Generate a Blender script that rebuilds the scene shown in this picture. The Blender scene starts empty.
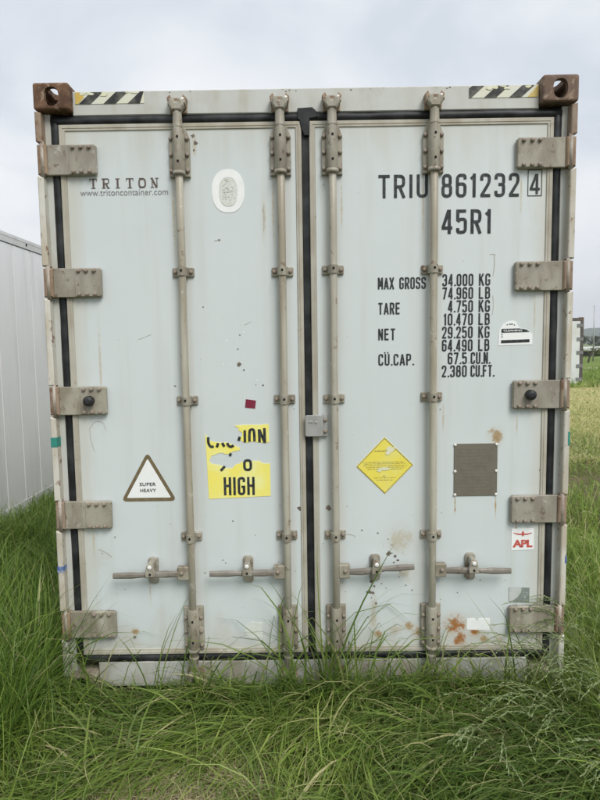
import bpy, bmesh, math, random
import numpy as np
from mathutils import Matrix, Vector
random.seed(7)
RNG = np.random.default_rng(11)
SC = bpy.context.scene
COL = SC.collection

# ------------------------------------------------------------------ camera
def make_camera():
    cd = bpy.data.cameras.new('camera'); co = bpy.data.objects.new('camera', cd); COL.objects.link(co)
    pitch, yaw, roll = -0.08972, -0.0041, -0.01443
    f = Vector((math.sin(yaw)*math.cos(pitch), math.cos(yaw)*math.cos(pitch), math.sin(pitch)))
    rt = Vector((math.cos(yaw), -math.sin(yaw), 0)); up = rt.cross(f)
    r2 = rt*math.cos(roll) + up*math.sin(roll); u2 = up*math.cos(roll) - rt*math.sin(roll)
    m = Matrix((r2, u2, -f)).transposed().to_4x4()
    m.translation = Vector((-0.0328, -2.8436, 1.7093))
    co.matrix_world = m
    cd.sensor_fit = 'VERTICAL'; cd.sensor_height = 24.0; cd.lens = 602.1/800*24.0
    cd.clip_start = 0.05; cd.clip_end = 12000
    SC.camera = co
make_camera()

# ------------------------------------------------------------------ sky, sun, exposure
SUN_EL, SUN_AZ = math.radians(47), math.radians(152)      # thinly veiled, behind the photographer, to the right
def make_world():
    w = bpy.data.worlds.new('World'); SC.world = w; w.use_nodes = True
    nt = w.node_tree; N = nt.nodes; L = nt.links; N.clear()
    out = N.new('ShaderNodeOutputWorld'); bg = N.new('ShaderNodeBackground'); bg.inputs[1].default_value = 0.1
    sky = N.new('ShaderNodeTexSky'); sky.sky_type = 'NISHITA'; sky.sun_disc = False
    sky.sun_elevation = SUN_EL; sky.sun_rotation = SUN_AZ; sky.dust_density = 2.0
    tc = N.new('ShaderNodeTexCoord'); mp = N.new('ShaderNodeMapping'); mp.inputs['Scale'].default_value = (1.0, 1.0, 1.9)
    mp.inputs['Location'].default_value = (0.6, 0.3, 0.2)
    n1 = N.new('ShaderNodeTexNoise'); n1.inputs['Scale'].default_value = 2.6; n1.inputs['Detail'].default_value = 6; n1.inputs['Roughness'].default_value = 0.5; n1.inputs['Distortion'].default_value = 0.5
    L.new(tc.outputs['Generated'], mp.inputs[0]); L.new(mp.outputs[0], n1.inputs['Vector'])
    r = N.new('ShaderNodeValToRGB'); e = r.color_ramp.elements
    e[0].position = 0.34; e[0].color = (5.6, 6.05, 6.65, 1); e[1].position = 0.62; e[1].color = (7.9, 8.05, 8.2, 1)
    mix = N.new('ShaderNodeMix'); mix.data_type = 'RGBA'; mix.inputs[0].default_value = 0.95
    L.new(n1.outputs[0], r.inputs[0]); L.new(sky.outputs[0], mix.inputs[6]); L.new(r.outputs[0], mix.inputs[7])
    L.new(mix.outputs[2], bg.inputs[0]); L.new(bg.outputs[0], out.inputs[0])
make_world()
def make_sun():
    ld = bpy.data.lights.new('sun', 'SUN'); ld.energy = 2.3; ld.angle = math.radians(28); ld.color = (1.0, 0.97, 0.93)
    o = bpy.data.objects.new('sun', ld); COL.objects.link(o)
    d = Vector((math.sin(SUN_AZ)*math.cos(SUN_EL), math.cos(SUN_AZ)*math.cos(SUN_EL), math.sin(SUN_EL)))
    o.rotation_euler = d.to_track_quat('Z', 'Y').to_euler(); o.location = (-3, -8, 14)
make_sun()
vs = SC.view_settings
vs.view_transform = 'Standard'; vs.look = 'None'; vs.gamma = 1.0; vs.use_curve_mapping = False; vs.exposure = 0.37

# ------------------------------------------------------------------ node materials
class Mat:
    def __init__(s, name, rough=0.6, spec=0.3, metal=0.0):
        s.m = bpy.data.materials.new(name); s.m.use_nodes = True
        s.nt = s.m.node_tree; s.N = s.nt.nodes; s.L = s.nt.links
        s.b = s.N['Principled BSDF']; s.b.inputs['Roughness'].default_value = rough
        s.b.inputs['Specular IOR Level'].default_value = spec; s.b.inputs['Metallic'].default_value = metal
        s.tc = s.N.new('ShaderNodeTexCoord')
    def vec(s, scale=(1, 1, 1), loc=(0, 0, 0)):
        mp = s.N.new('ShaderNodeMapping'); mp.inputs['Scale'].default_value = scale; mp.inputs['Location'].default_value = loc
        s.L.new(s.tc.outputs['Object'], mp.inputs[0]); return mp.outputs[0]
    def noise(s, scale, detail=4, stretch=(1, 1, 1), loc=(0, 0, 0), rough=0.55):
        n = s.N.new('ShaderNodeTexNoise'); n.inputs['Scale'].default_value = scale; n.inputs['Detail'].default_value = detail
        n.inputs['Roughness'].default_value = rough
        s.L.new(s.vec(stretch, loc), n.inputs['Vector']); return n.outputs[0]
    def rng(s, v, a, b, lo=0.0, hi=1.0):
        n = s.N.new('ShaderNodeMapRange'); n.interpolation_type = 'SMOOTHSTEP'
        n.inputs[1].default_value = a; n.inputs[2].default_value = b; n.inputs[3].default_value = lo; n.inputs[4].default_value = hi
        s.L.new(v, n.inputs[0]); return n.outputs[0]
    def math(s, op, a, b=None):
        n = s.N.new('ShaderNodeMath'); n.operation = op
        for i, v in enumerate((a, b)):
            if v is None: continue
            if isinstance(v, (int, float)): n.inputs[i].default_value = v
            else: s.L.new(v, n.inputs[i])
        return n.outputs[0]
    def mix(s, fac, a, b):
        n = s.N.new('ShaderNodeMix'); n.data_type = 'RGBA'
        for i, v in ((0, fac), (6, a), (7, b)):
            if isinstance(v, (int, float)): n.inputs[i].default_value = v
            elif isinstance(v, tuple): n.inputs[i].default_value = (*v, 1) if len(v) == 3 else v
            else: s.L.new(v, n.inputs[i])
        return n.outputs[2]
    def sep(s):
        n = s.N.new('ShaderNodeSeparateXYZ'); s.L.new(s.tc.outputs['Object'], n.inputs[0]); return n.outputs
    def color(s, c):
        if isinstance(c, tuple): s.b.inputs['Base Color'].default_value = (*c, 1)
        else: s.L.new(c, s.b.inputs['Base Color'])
        return s
    def roughness(s, v): s.L.new(v, s.b.inputs['Roughness'])
    def bump(s, v, strength=0.2, dist=0.005):
        n = s.N.new('ShaderNodeBump'); n.inputs['Strength'].default_value = strength; n.inputs['Distance'].default_value = dist
        s.L.new(v, n.inputs['Height']); s.L.new(n.outputs[0], s.b.inputs['Normal'])

def weathered(name, base, dirt, rust=(0.16, 0.075, 0.04), dirt_amt=(0.42, 0.7), rust_amt=(0.62, 0.72), rough=0.6, spec=0.3, scale=14, metal=0.0, stretch=(1, 1, 0.4), bump=0.15, rub=None):
    M = Mat(name, rough, spec, metal)
    c = M.mix(M.math('MULTIPLY', M.rng(M.noise(scale, 5, stretch), *dirt_amt), 0.8), base, dirt)
    c = M.mix(M.math('MULTIPLY', M.rng(M.noise(scale*0.35, 3, (1, 1, 1), (3, 1, 5)), 0.4, 0.75), 0.45), c, dirt)
    oi = M.N.new('ShaderNodeObjectInfo'); c = M.mix(M.math('MULTIPLY', oi.outputs['Random'], 0.42), c, tuple(0.5*(p+q) for p, q in zip(dirt, (0.30, 0.30, 0.29))))
    if rub: c = M.mix(M.math('MULTIPLY', M.rng(M.noise(scale*1.7, 6, (1, 1, 1), (2, 9, 4), 0.7), 0.60, 0.68), 0.6), c, rub)
    r = M.noise(scale*2.3, 6, (1, 1, 0.8), (7, 2, 1), 0.65)
    c = M.mix(M.math('MULTIPLY', M.rng(r, *rust_amt), 0.85), c, rust)
    M.color(c); M.bump(M.noise(scale*9, 4), bump, 0.002); return M.m

STAINS = [  # x, z, rx, rz, colour index: rust, ochre, beige, pale, grey
 (0.43, 0.766, 0.060, 0.062, 2), (0.455, 0.606, 0.035, 0.045, 2), (0.885, 1.268, 0.034, 0.040, 1), (-0.872, 0.325, 0.020, 0.019, 1),
 (0.469, 0.333, 0.028, 0.022, 1), (0.518, 0.302, 0.026, 0.030, 1), (0.322, 0.294, 0.022, 0.020, 1), (0.405, 0.313, 0.030, 0.020, 2),
 (0.702, 0.335, 0.050, 0.052, 0), (0.722, 0.265, 0.026, 0.050, 0), (0.803, 0.298, 0.028, 0.022, 0), (0.845, 0.262, 0.022, 0.022, 1),
 (0.921, 0.262, 0.020, 0.022, 2), (-1.03, 0.69, 0.055, 0.060, 4), (-0.20, 2.30, 0.011, 0.085, 2), (0.889, 0.93, 0.004, 0.05, 1), (0.694, 0.94, 0.004, 0.045, 1),
 (0.535, 2.36, 0.006, 0.16, 2), (-0.615, 2.33, 0.007, 0.19, 2), (0.985, 2.40, 0.005, 0.09, 2), (1.058, 1.84, 0.004, 0.10, 2), (-1.055, 0.76, 0.005, 0.09, 2), (0.985, 1.33, 0.004, 0.07, 2), (-0.155, 2.34, 0.006, 0.15, 2), (0.16, 2.36, 0.006, 0.12, 2), (-0.79, 0.53, 0.006, 0.06, 2), (0.635, 1.36, 0.005, 0.07, 2),
 (0.555, 0.36, 0.022, 0.05, 2), (0.30, 0.40, 0.016, 0.10, 2), (-0.30, 2.72, 0.10, 0.02, 2), (-0.985, 1.6, 0.006, 0.22, 2), (0.99, 0.80, 0.005, 0.06, 1), (-0.51, 2.63, 0.010, 0.045, 2)]
def door_paint():
    M = Mat('door_paint', 0.42, 0.35)
    base = M.mix(M.noise(1.1, 3), (0.530, 0.582, 0.586), (0.620, 0.668, 0.666))
    streak = M.math('MULTIPLY', M.rng(M.noise(9, 5, (1, 1, 0.06), (2, 0, 0)), 0.50, 0.76), 0.45)
    c = M.mix(streak, base, (0.48, 0.49, 0.44))
    x, y, z = M.sep()[:3]
    # grime left behind along the edges of the doors, ragged
    grime = M.noise(7, 6, (1, 1, 0.5), (5, 5, 5))
    ax = M.math('ABSOLUTE', x)
    ed = M.math('ADD', ax, M.math('MULTIPLY', M.math('SUBTRACT', grime, 0.5), 0.12))
    c = M.mix(M.math('MULTIPLY', M.rng(ed, 1.01, 1.12), 0.55), c, (0.50, 0.48, 0.39))
    zt = M.math('ADD', z, M.math('MULTIPLY', M.math('SUBTRACT', M.noise(10, 5, (1, 1, 0.15), (1, 8, 2)), 0.5), 0.5))
    c = M.mix(M.math('MULTIPLY', M.rng(zt, 2.5, 2.78), 0.6), c, (0.47, 0.47, 0.40))
    zb = M.math('SUBTRACT', z, M.math('MULTIPLY', M.math('SUBTRACT', M.noise(8, 5, (1, 1, 0.4), (4, 8, 2)), 0.5), 0.5))
    c = M.mix(M.math('MULTIPLY', M.rng(zb, 0.42, 0.2), 0.55), c, (0.49, 0.47, 0.40))
    # dust bloom: rod grease streaks beside the bars
    for rx in (-0.577, -0.117, 0.117, 0.577):
        d = M.math('ABSOLUTE', M.math('SUBTRACT', x, rx))
        d = M.math('ADD', d, M.math('MULTIPLY', M.math('SUBTRACT', M.noise(6, 5, (1, 1, 0.15), (rx*9, 2, 3)), 0.5), 0.10))
        c = M.mix(M.math('MULTIPLY', M.rng(d, 0.055, 0.02), 0.4), c, (0.52, 0.50, 0.43))
    cols = [(0.40, 0.155, 0.03), (0.42, 0.27, 0.10), (0.46, 0.41, 0.30), (0.8, 0.8, 0.76), (0.50, 0.52, 0.48)]
    nz = M.noise(26, 5, (1, 1, 1), (2, 2, 2), 0.65)
    nf = M.noise(95, 5, (1, 1, 1), (6, 2, 9), 0.7)
    for k in range(5):
        acc = None
        for (sx, sz, rx, rz, ci) in STAINS:
            if ci != k: continue
            n = M.N.new('ShaderNodeVectorMath'); n.operation = 'MULTIPLY_ADD'
            n.inputs[1].default_value = (1/rx, 0, 1/rz); n.inputs[2].default_value = (-sx/rx, 0, -sz/rz)
            M.L.new(M.tc.outputs['Object'], n.inputs[0])
            l = M.N.new('ShaderNodeVectorMath'); l.operation = 'LENGTH'; M.L.new(n.outputs[0], l.inputs[0])
            acc = l.outputs['Value'] if acc is None else M.math('MINIMUM', acc, l.outputs['Value'])
        if acc is None: continue
        d = M.math('ADD', acc, M.math('MULTIPLY', M.math('SUBTRACT', nz, 0.5), 3.4))
        d = M.math('ADD', d, M.math('MULTIPLY', M.math('SUBTRACT', nf, 0.5), 2.6))
        col = M.mix(M.rng(nf, 0.35, 0.65), cols[k], tuple(v*0.55 for v in cols[k])) if k < 2 else cols[k]
        c = M.mix(M.math('MULTIPLY', M.rng(acc, 1.9, 0.3), (0.35, 0.3, 0.22, 0.3, 0.2)[k]), c, cols[min(k+1, 2)] if k < 2 else cols[k])
        c = M.mix(M.math('MULTIPLY', M.rng(d, 1.05, 0.25), (0.95, 0.85, 0.65, 0.7, 0.5)[k]), c, col)
    # fine specks
    c = M.mix(M.math('MULTIPLY', M.rng(M.noise(70, 2), 0.735, 0.76), 0.7), c, (0.20, 0.17, 0.13))
    M.color(c); M.roughness(M.rng(M.noise(4, 4), 0.3, 0.7, 0.36, 0.55))
    M.bump(M.noise(2.6, 3, (1, 1, 0.6)), 0.45, 0.012); return M.m

def flat(name, c, c2=None, rough=0.5, scale=30, spec=0.3):
    M = Mat(name, rough, spec)
    if c2 is None: c2 = tuple(v*0.72 + 0.02 for v in c)
    M.color(M.mix(M.rng(M.noise(scale, 5), 0.4, 0.75), c, c2)); return M.m

MT = {}
MT['door'] = door_paint()
MT['frame'] = weathered('frame_paint', (0.57, 0.60, 0.58), (0.42, 0.40, 0.33), dirt_amt=(0.45, 0.75), rust_amt=(0.69, 0.75), scale=9, rough=0.5)
MT['sill'] = weathered('muddy_sill_paint', (0.56, 0.585, 0.565), (0.31, 0.275, 0.20), dirt_amt=(0.40, 0.68), rust_amt=(0.62, 0.72), scale=7, rough=0.6, stretch=(1, 1, 0.7))
MT['trim'] = weathered('trim_aluminium', (0.49, 0.475, 0.405), (0.33, 0.295, 0.22), rust=(0.19, 0.13, 0.08), dirt_amt=(0.38, 0.66), rust_amt=(0.62, 0.76), scale=11, rough=0.55, stretch=(1, 1, 0.5))
MT['hardware'] = weathered('hardware_steel', (0.370, 0.350, 0.280), (0.205, 0.178, 0.130), rust=(0.12, 0.068, 0.04), dirt_amt=(0.38, 0.62), rust_amt=(0.56, 0.70), scale=13, rough=0.5, spec=0.35, bump=0.35, rub=(0.50, 0.49, 0.45))
MT['rod'] = weathered('rod_steel', (0.445, 0.43, 0.355), (0.27, 0.232, 0.165), rust=(0.16, 0.095, 0.055), dirt_amt=(0.40, 0.66), rust_amt=(0.60, 0.72), scale=11, rough=0.42, spec=0.4, stretch=(1, 1, 0.12), rub=(0.54, 0.53, 0.49))
MT['handle'] = weathered('worn_handle_steel', (0.27, 0.25, 0.215), (0.155, 0.135, 0.11), rust=(0.12, 0.07, 0.045), dirt_amt=(0.36, 0.6), rust_amt=(0.56, 0.7), scale=18, rough=0.5, spec=0.4, stretch=(0.5, 1, 1), bump=0.4)
MT['bolt'] = weathered('bolt_steel', (0.40, 0.36, 0.30), (0.20, 0.15, 0.11), rust_amt=(0.55, 0.7), scale=40, rough=0.45, spec=0.4)
MT['casting'] = weathered('rusty_casting', (0.185, 0.105, 0.062), (0.070, 0.038, 0.025), rust=(0.36, 0.28, 0.20), dirt_amt=(0.38, 0.64), rust_amt=(0.52, 0.68), scale=13, rough=0.75, spec=0.15, stretch=(1, 1, 1), bump=0.5)
MT['casting_low'] = weathered('painted_casting', (0.36, 0.33, 0.26), (0.23, 0.18, 0.12), rust_amt=(0.55, 0.7), scale=14, rough=0.7)
MT['flange_rust'] = weathered('rusty_flange', (0.33, 0.25, 0.17), (0.19, 0.12, 0.075), rust_amt=(0.52, 0.68), scale=14, rough=0.7)
MT['flange'] = weathered('chipped_white_flange', (0.66, 0.66, 0.60), (0.44, 0.38, 0.28), rust=(0.19, 0.10, 0.055), dirt_amt=(0.38, 0.66), rust_amt=(0.58, 0.66), scale=12, rough=0.55)
MT['rubber'] = flat('black_rubber', (0.008, 0.009, 0.010), (0.045, 0.048, 0.050), 0.5, 7)
MT['dark'] = flat('dark_hole', (0.012, 0.010, 0.009), None, 0.9)
MT['galv'] = weathered('galvanised_plate', (0.46, 0.47, 0.46), (0.33, 0.33, 0.31), rust_amt=(0.7, 0.8), scale=22, rough=0.38, spec=0.5, metal=0.35)
MT['ink'] = flat('black_lettering', (0.020, 0.024, 0.026), (0.06, 0.07, 0.07), 0.5, 60)
MT['brownink'] = flat('faded_brown_lettering', (0.10, 0.075, 0.065), (0.17, 0.14, 0.125), 0.5, 60)
MT['greyink'] = flat('faded_grey_lettering', (0.17, 0.17, 0.17), (0.28, 0.29, 0.29), 0.5, 80)
MT['yellow'] = flat('yellow_vinyl', (0.83, 0.75, 0.16), (0.80, 0.80, 0.36), 0.42, 9)
MT['yellow2'] = flat('diamond_yellow_vinyl', (0.76, 0.66, 0.10), (0.74, 0.68, 0.20), 0.42, 12)
MT['worn'] = flat('worn_patch', (0.66, 0.66, 0.45), (0.72, 0.74, 0.66), 0.5, 40)
MT['paleyellow'] = flat('pale_yellow_reflective', (0.64, 0.64, 0.52), (0.64, 0.65, 0.60), 0.4, 14)
MT['ochre'] = flat('ochre_reflective', (0.60, 0.42, 0.09), (0.50, 0.42, 0.20), 0.45, 20)
MT['blackstripe'] = flat('black_stripe', (0.025, 0.026, 0.026), (0.14, 0.14, 0.12), 0.5, 22)
MT['white'] = flat('white_vinyl', (0.80, 0.82, 0.81), (0.74, 0.76, 0.74), 0.4, 14)
MT['khaki'] = flat('khaki_border', (0.15, 0.115, 0.06), (0.20, 0.165, 0.10), 0.5, 40)
MT['emblem'] = flat('faded_emblem', (0.60, 0.62, 0.57), (0.69, 0.71, 0.67), 0.5, 110)
MT['emblemline'] = flat('faded_emblem_lines', (0.57, 0.59, 0.54), (0.70, 0.72, 0.69), 0.5, 90)
MT['plate'] = weathered('tarnished_plate', (0.185, 0.165, 0.115), (0.14, 0.12, 0.085), rust=(0.10, 0.08, 0.06), rust_amt=(0.64, 0.74), scale=26, rough=0.45, metal=0.3, stretch=(1, 1, 1))
MT['red'] = flat('red_print', (0.50, 0.075, 0.06), (0.55, 0.16, 0.13), 0.5, 60)
MT['maroon'] = flat('maroon_vinyl', (0.20, 0.02, 0.045), None, 0.45, 30)
MT['teal'] = flat('teal_tape', (0.03, 0.25, 0.20), None, 0.5, 60)
MT['blue'] = flat('blue_tape', (0.07, 0.13, 0.33), (0.4, 0.42, 0.45), 0.5, 60)
MT['greypatch'] = flat('grey_green_vinyl', (0.20, 0.235, 0.215), (0.26, 0.29, 0.27), 0.5, 40)
MT['greypatch2'] = flat('pale_grey_vinyl', (0.50, 0.53, 0.51), (0.45, 0.47, 0.45), 0.5, 40)
MT['chip'] = flat('bare_chip', (0.13, 0.105, 0.085), (0.22, 0.19, 0.16), 0.8, 50)
MT['scratch'] = flat('scratch', (0.40, 0.37, 0.31), (0.52, 0.52, 0.47), 0.7, 60)
MT['whitechip'] = flat('white_chip', (0.80, 0.82, 0.82), None, 0.6, 50)
MT['bright'] = flat('zinc_rivet', (0.78, 0.78, 0.76), (0.6, 0.6, 0.57), 0.35, 90)
MT['sidewall'] = None
def sidewall():
    M = Mat('satin_panel_paint', 0.42, 0.45)
    c = M.mix(M.noise(1.6, 4), (0.69, 0.695, 0.69), (0.77, 0.775, 0.765))
    c = M.mix(M.math('MULTIPLY', M.rng(M.noise(6, 5, (1, 1, 0.1)), 0.5, 0.8), 0.5), c, (0.52, 0.52, 0.50))
    M.color(c); M.bump(M.noise(3, 3), 0.2, 0.01); return M.m
MT['sidewall'] = sidewall()

# ------------------------------------------------------------------ mesh helpers
class MB:
    def __init__(s): s.v = []; s.f = []; s.sm = []
    def add(s, vs, fs, smooth=False):
        o = len(s.v); s.v += [tuple(p) for p in vs]; s.f += [tuple(i+o for i in f) for f in fs]; s.sm += [smooth]*len(fs); return s
    def box(s, x0, x1, y0, y1, z0, z1):
        return s.add([(x, y, z) for x in (x0, x1) for y in (y0, y1) for z in (z0, z1)],
            [(0, 1, 3, 2), (4, 6, 7, 5), (0, 4, 5, 1), (2, 3, 7, 6), (0, 2, 6, 4), (1, 5, 7, 3)])
    def poly(s, pts, yf, yb=None, ch=0.0):
        """outline [(x, z)] anticlockwise seen from the front (-y), extruded from yf back to yb, optional front chamfer"""
        n = len(pts); a = sum(pts[i][0]*pts[(i+1) % n][1]-pts[(i+1) % n][0]*pts[i][1] for i in range(n))
        if a < 0: pts = pts[::-1]
        if yb is None: return s.add([(x, yf, z) for x, z in pts], [tuple(range(n))])
        if ch > 0:
            ins = []
            for i in range(n):
                p0 = Vector(pts[i-1]); p1 = Vector(pts[i]); p2 = Vector(pts[(i+1) % n])
                d1 = (p1-p0).normalized(); d2 = (p2-p1).normalized()
                nn = Vector((-d1.y-d2.y, d1.x+d2.x)); k = nn.length
                nn = nn/k if k > 1e-6 else Vector((-d1.y, d1.x))
                ins.append(tuple(p1 + nn*ch/max(0.5, k/2)))
            s.add([(x, yf, z) for x, z in ins]+[(x, yf+ch, z) for x, z in pts]+[(x, yb, z) for x, z in pts],
                [tuple(range(n))]+[(i, n+i, n+(i+1) % n, (i+1) % n) for i in range(n)]+[(n+i, 2*n+i, 2*n+(i+1) % n, n+(i+1) % n) for i in range(n)]+[tuple(range(3*n-1, 2*n-1, -1))])
        else:
            s.add([(x, yf, z) for x, z in pts]+[(x, yb, z) for x, z in pts],
                [tuple(range(n))]+[(i, n+i, n+(i+1) % n, (i+1) % n) for i in range(n)]+[tuple(range(2*n-1, n-1, -1))])
        return s
    def plate(s, x0, x1, z0, z1, yf, yb, r=0.006, ch=0.003, seg=4):
        return s.poly(rrect(x0, x1, z0, z1, r, seg), yf, yb, ch)
    def tube(s, pts, rad, n=12, caps=True, smooth=True):
        pts = [Vector(p) for p in pts]; rad = rad if isinstance(rad, (list, tuple)) else [rad]*len(pts)
        d0 = (pts[1]-pts[0]).normalized(); ref = Vector((0, 1, 0)) if abs(d0.y) < 0.9 else Vector((1, 0, 0))
        vs = []
        for i, p in enumerate(pts):
            d = (pts[min(i+1, len(pts)-1)]-pts[max(i-1, 0)]).normalized()
            a = d.cross(ref).normalized(); b = d.cross(a)
            vs += [p + (a*math.cos(t)+b*math.sin(t))*rad[i] for t in [2*math.pi*k/n for k in range(n)]]
        fs = [(i*n+k, i*n+(k+1) % n, (i+1)*n+(k+1) % n, (i+1)*n+k) for i in range(len(pts)-1) for k in range(n)]
        s.add(vs, fs, smooth)
        if caps:
            o = len(s.v)-len(vs); s.f += [tuple(o+k for k in range(n-1, -1, -1)), tuple(o+(len(pts)-1)*n+k for k in range(n))]; s.sm += [False, False]
        return s
    def mesh(s, name):
        me = bpy.data.meshes.new(name); me.from_pydata(s.v, [], s.f)
        me.polygons.foreach_set('use_smooth', s.sm)
        bm = bmesh.new(); bm.from_mesh(me); bmesh.ops.recalc_face_normals(bm, faces=[f for f in bm.faces]); bm.to_mesh(me); bm.free()
        return me
    def build(s, name, mat, parent=None, loc=None):
        return link(name, s.mesh(name), mat, parent, loc)

def link(name, me, mat, parent=None, loc=None, label=None):
    if mat is not None and not me.materials: me.materials.append(MT[mat] if isinstance(mat, str) else mat)
    o = bpy.data.objects.new(name, me); COL.objects.link(o)
    if parent: o.parent = parent
    if loc: o.location = loc
    if label: o['label'] = label
    return o
def rrect(x0, x1, z0, z1, r, seg=4):
    pts = []
    for cx, cz, a0 in ((x1-r, z0+r, -90), (x1-r, z1-r, 0), (x0+r, z1-r, 90), (x0+r, z0+r, 180)):
        pts += [(cx+r*math.cos(math.radians(a0+90*k/seg)), cz+r*math.sin(math.radians(a0+90*k/seg))) for k in range(seg+1)]
    return pts
def ellipse(cx, cz, rx, rz, n=40, p=2.0):
    return [(cx+rx*math.copysign(abs(math.cos(t))**(2/p), math.cos(t)), cz+rz*math.copysign(abs(math.sin(t))**(2/p), math.sin(t))) for t in [2*math.pi*k/n for k in range(n)]]
def thing(name, label, cat, loc=(0, 0, 0), group=None, rz=0):
    o = bpy.data.objects.new(name, None); COL.objects.link(o); o.location = loc; o.rotation_euler = (0, 0, rz)
    o.empty_display_size = 0.2; o['label'] = label; o['category'] = cat
    if group: o['group'] = group
    return o
def terrain(x, y):
    x = np.asarray(x, float); y = np.asarray(y, float)
    yy = np.clip(y, 0, 200); z = -0.00009*yy*yy
    near = np.exp(-((y-1)/9.0)**2)
    z = z + 0.018*np.sin(x*2.3+0.5)*np.sin(y*1.9+1.1)*near - 0.03*near*np.clip((np.abs(x)-1.3), 0, 1)
    return z

# ------------------------------------------------------------------ ground
def make_ground():
    def axis(a, b, n, k):
        t = np.linspace(-1, 1, n); s = np.sinh(k*t)/math.sinh(k)
        return np.where(s < 0, -s*a, s*b)
    xs = axis(-3500, 3500, 121, 8.5); ys = axis(-400, 3800, 141, 8.5)
    X, Y = np.meshgrid(xs, ys); Z = terrain(X, Y)
    v = np.stack([X, Y, Z], -1).reshape(-1, 3); nx = len(xs)
    f = [(j*nx+i, j*nx+i+1, (j+1)*nx+i+1, (j+1)*nx+i) for j in range(len(ys)-1) for i in range(nx-1)]
    me = bpy.data.meshes.new('ground'); me.from_pydata(v.tolist(), [], f); me.polygons.foreach_set('use_smooth', [True]*len(f))
    M = Mat('meadow_ground', 0.95, 0.1)
    x, y, z = M.sep()[:3]
    soil = M.mix(M.noise(5, 6, rough=0.7), (0.085, 0.068, 0.040), (0.19, 0.155, 0.095))
    thatch = M.mix(M.noise(40, 4, (1, 0.4, 1)), (0.05, 0.065, 0.022), (0.15, 0.14, 0.065))
    c = M.mix(M.rng(M.noise(3.5, 5), 0.42, 0.6), thatch, soil)
    dry = M.mix(M.noise(0.6, 6, (1, 2, 1), rough=0.65), (0.32, 0.31, 0.13), (0.48, 0.43, 0.22))
    lush = M.mix(M.noise(0.35, 6, (1, 2, 1), rough=0.65), (0.10, 0.16, 0.035), (0.18, 0.23, 0.065))
    yw = M.math('ADD', y, M.math('MULTIPLY', M.math('SUBTRACT', M.noise(0.25, 4), 0.5), 9))
    c = M.mix(M.rng(yw, 6.5, 8.5), c, dry)
    c = M.mix(M.rng(yw, 20, 23), c, lush)
    M.color(c); M.bump(M.noise(25, 5), 0.7, 0.03)
    o = link('ground', me, M.m); o['kind'] = 'structure'
make_ground()
def make_track():
    M = Mat('pale_gravel', 0.95, 0.1); M.color(M.mix(M.noise(2, 6), (0.40, 0.37, 0.30), (0.50, 0.47, 0.40)))
    xs = np.linspace(-60, 120, 91); v = []; f = []
    for i, x in enumerate(xs):
        for k, yy in enumerate((37.2, 39.0)):
            y = yy + 0.5*math.sin(x*0.13) + 0.02*x; v.append((x, y, float(terrain(x, y))+0.03))
        if i: f.append((2*i-2, 2*i, 2*i+1, 2*i-1))
    me = bpy.data.meshes.new('gravel_track'); me.from_pydata(v, [], f)
    o = link('gravel_track', me, M.m); o['kind'] = 'structure'
make_track()
def make_hills():
    M = Mat('wooded_hill', 0.95, 0.1); M.color(M.mix(M.noise(0.02, 6), (0.045, 0.07, 0.04), (0.10, 0.115, 0.07)))
    xs = np.linspace(-2600, 2900, 140); ys = np.linspace(1350, 2600, 24)
    X, Y = np.meshgrid(xs, ys)
    ridge = 22 + 30/(1+np.exp(-(X-705)/38)) + 55/(1+np.exp(-(X-980)/120)) + 14*np.sin(X*0.006+1.2) + 6*np.sin(X*0.021)
    ridge = ridge + np.where(X < 0, 25*np.sin(X*0.0022)**2, 0)
    t = np.clip((Y-1350)/250, 0, 1); Z = -4 + (ridge*(Y/1500)**1.0)*0.40*t*t*(3-2*t)*(1-0.25*np.clip((Y-1900)/700, 0, 1)) + 3*np.sin(X*0.05)*np.sin(Y*0.03)*t
    nx = len(xs); v = np.stack([X, Y, Z], -1).reshape(-1, 3)
    f = [(j*nx+i, j*nx+i+1, (j+1)*nx+i+1, (j+1)*nx+i) for j in range(len(ys)-1) for i in range(nx-1)]
    me = bpy.data.meshes.new('hills'); me.from_pydata(v.tolist(), [], f); me.polygons.foreach_set('use_smooth', [True]*len(f))
    o = link('hills', me, M.m); o['kind'] = 'structure'
make_hills()

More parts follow.
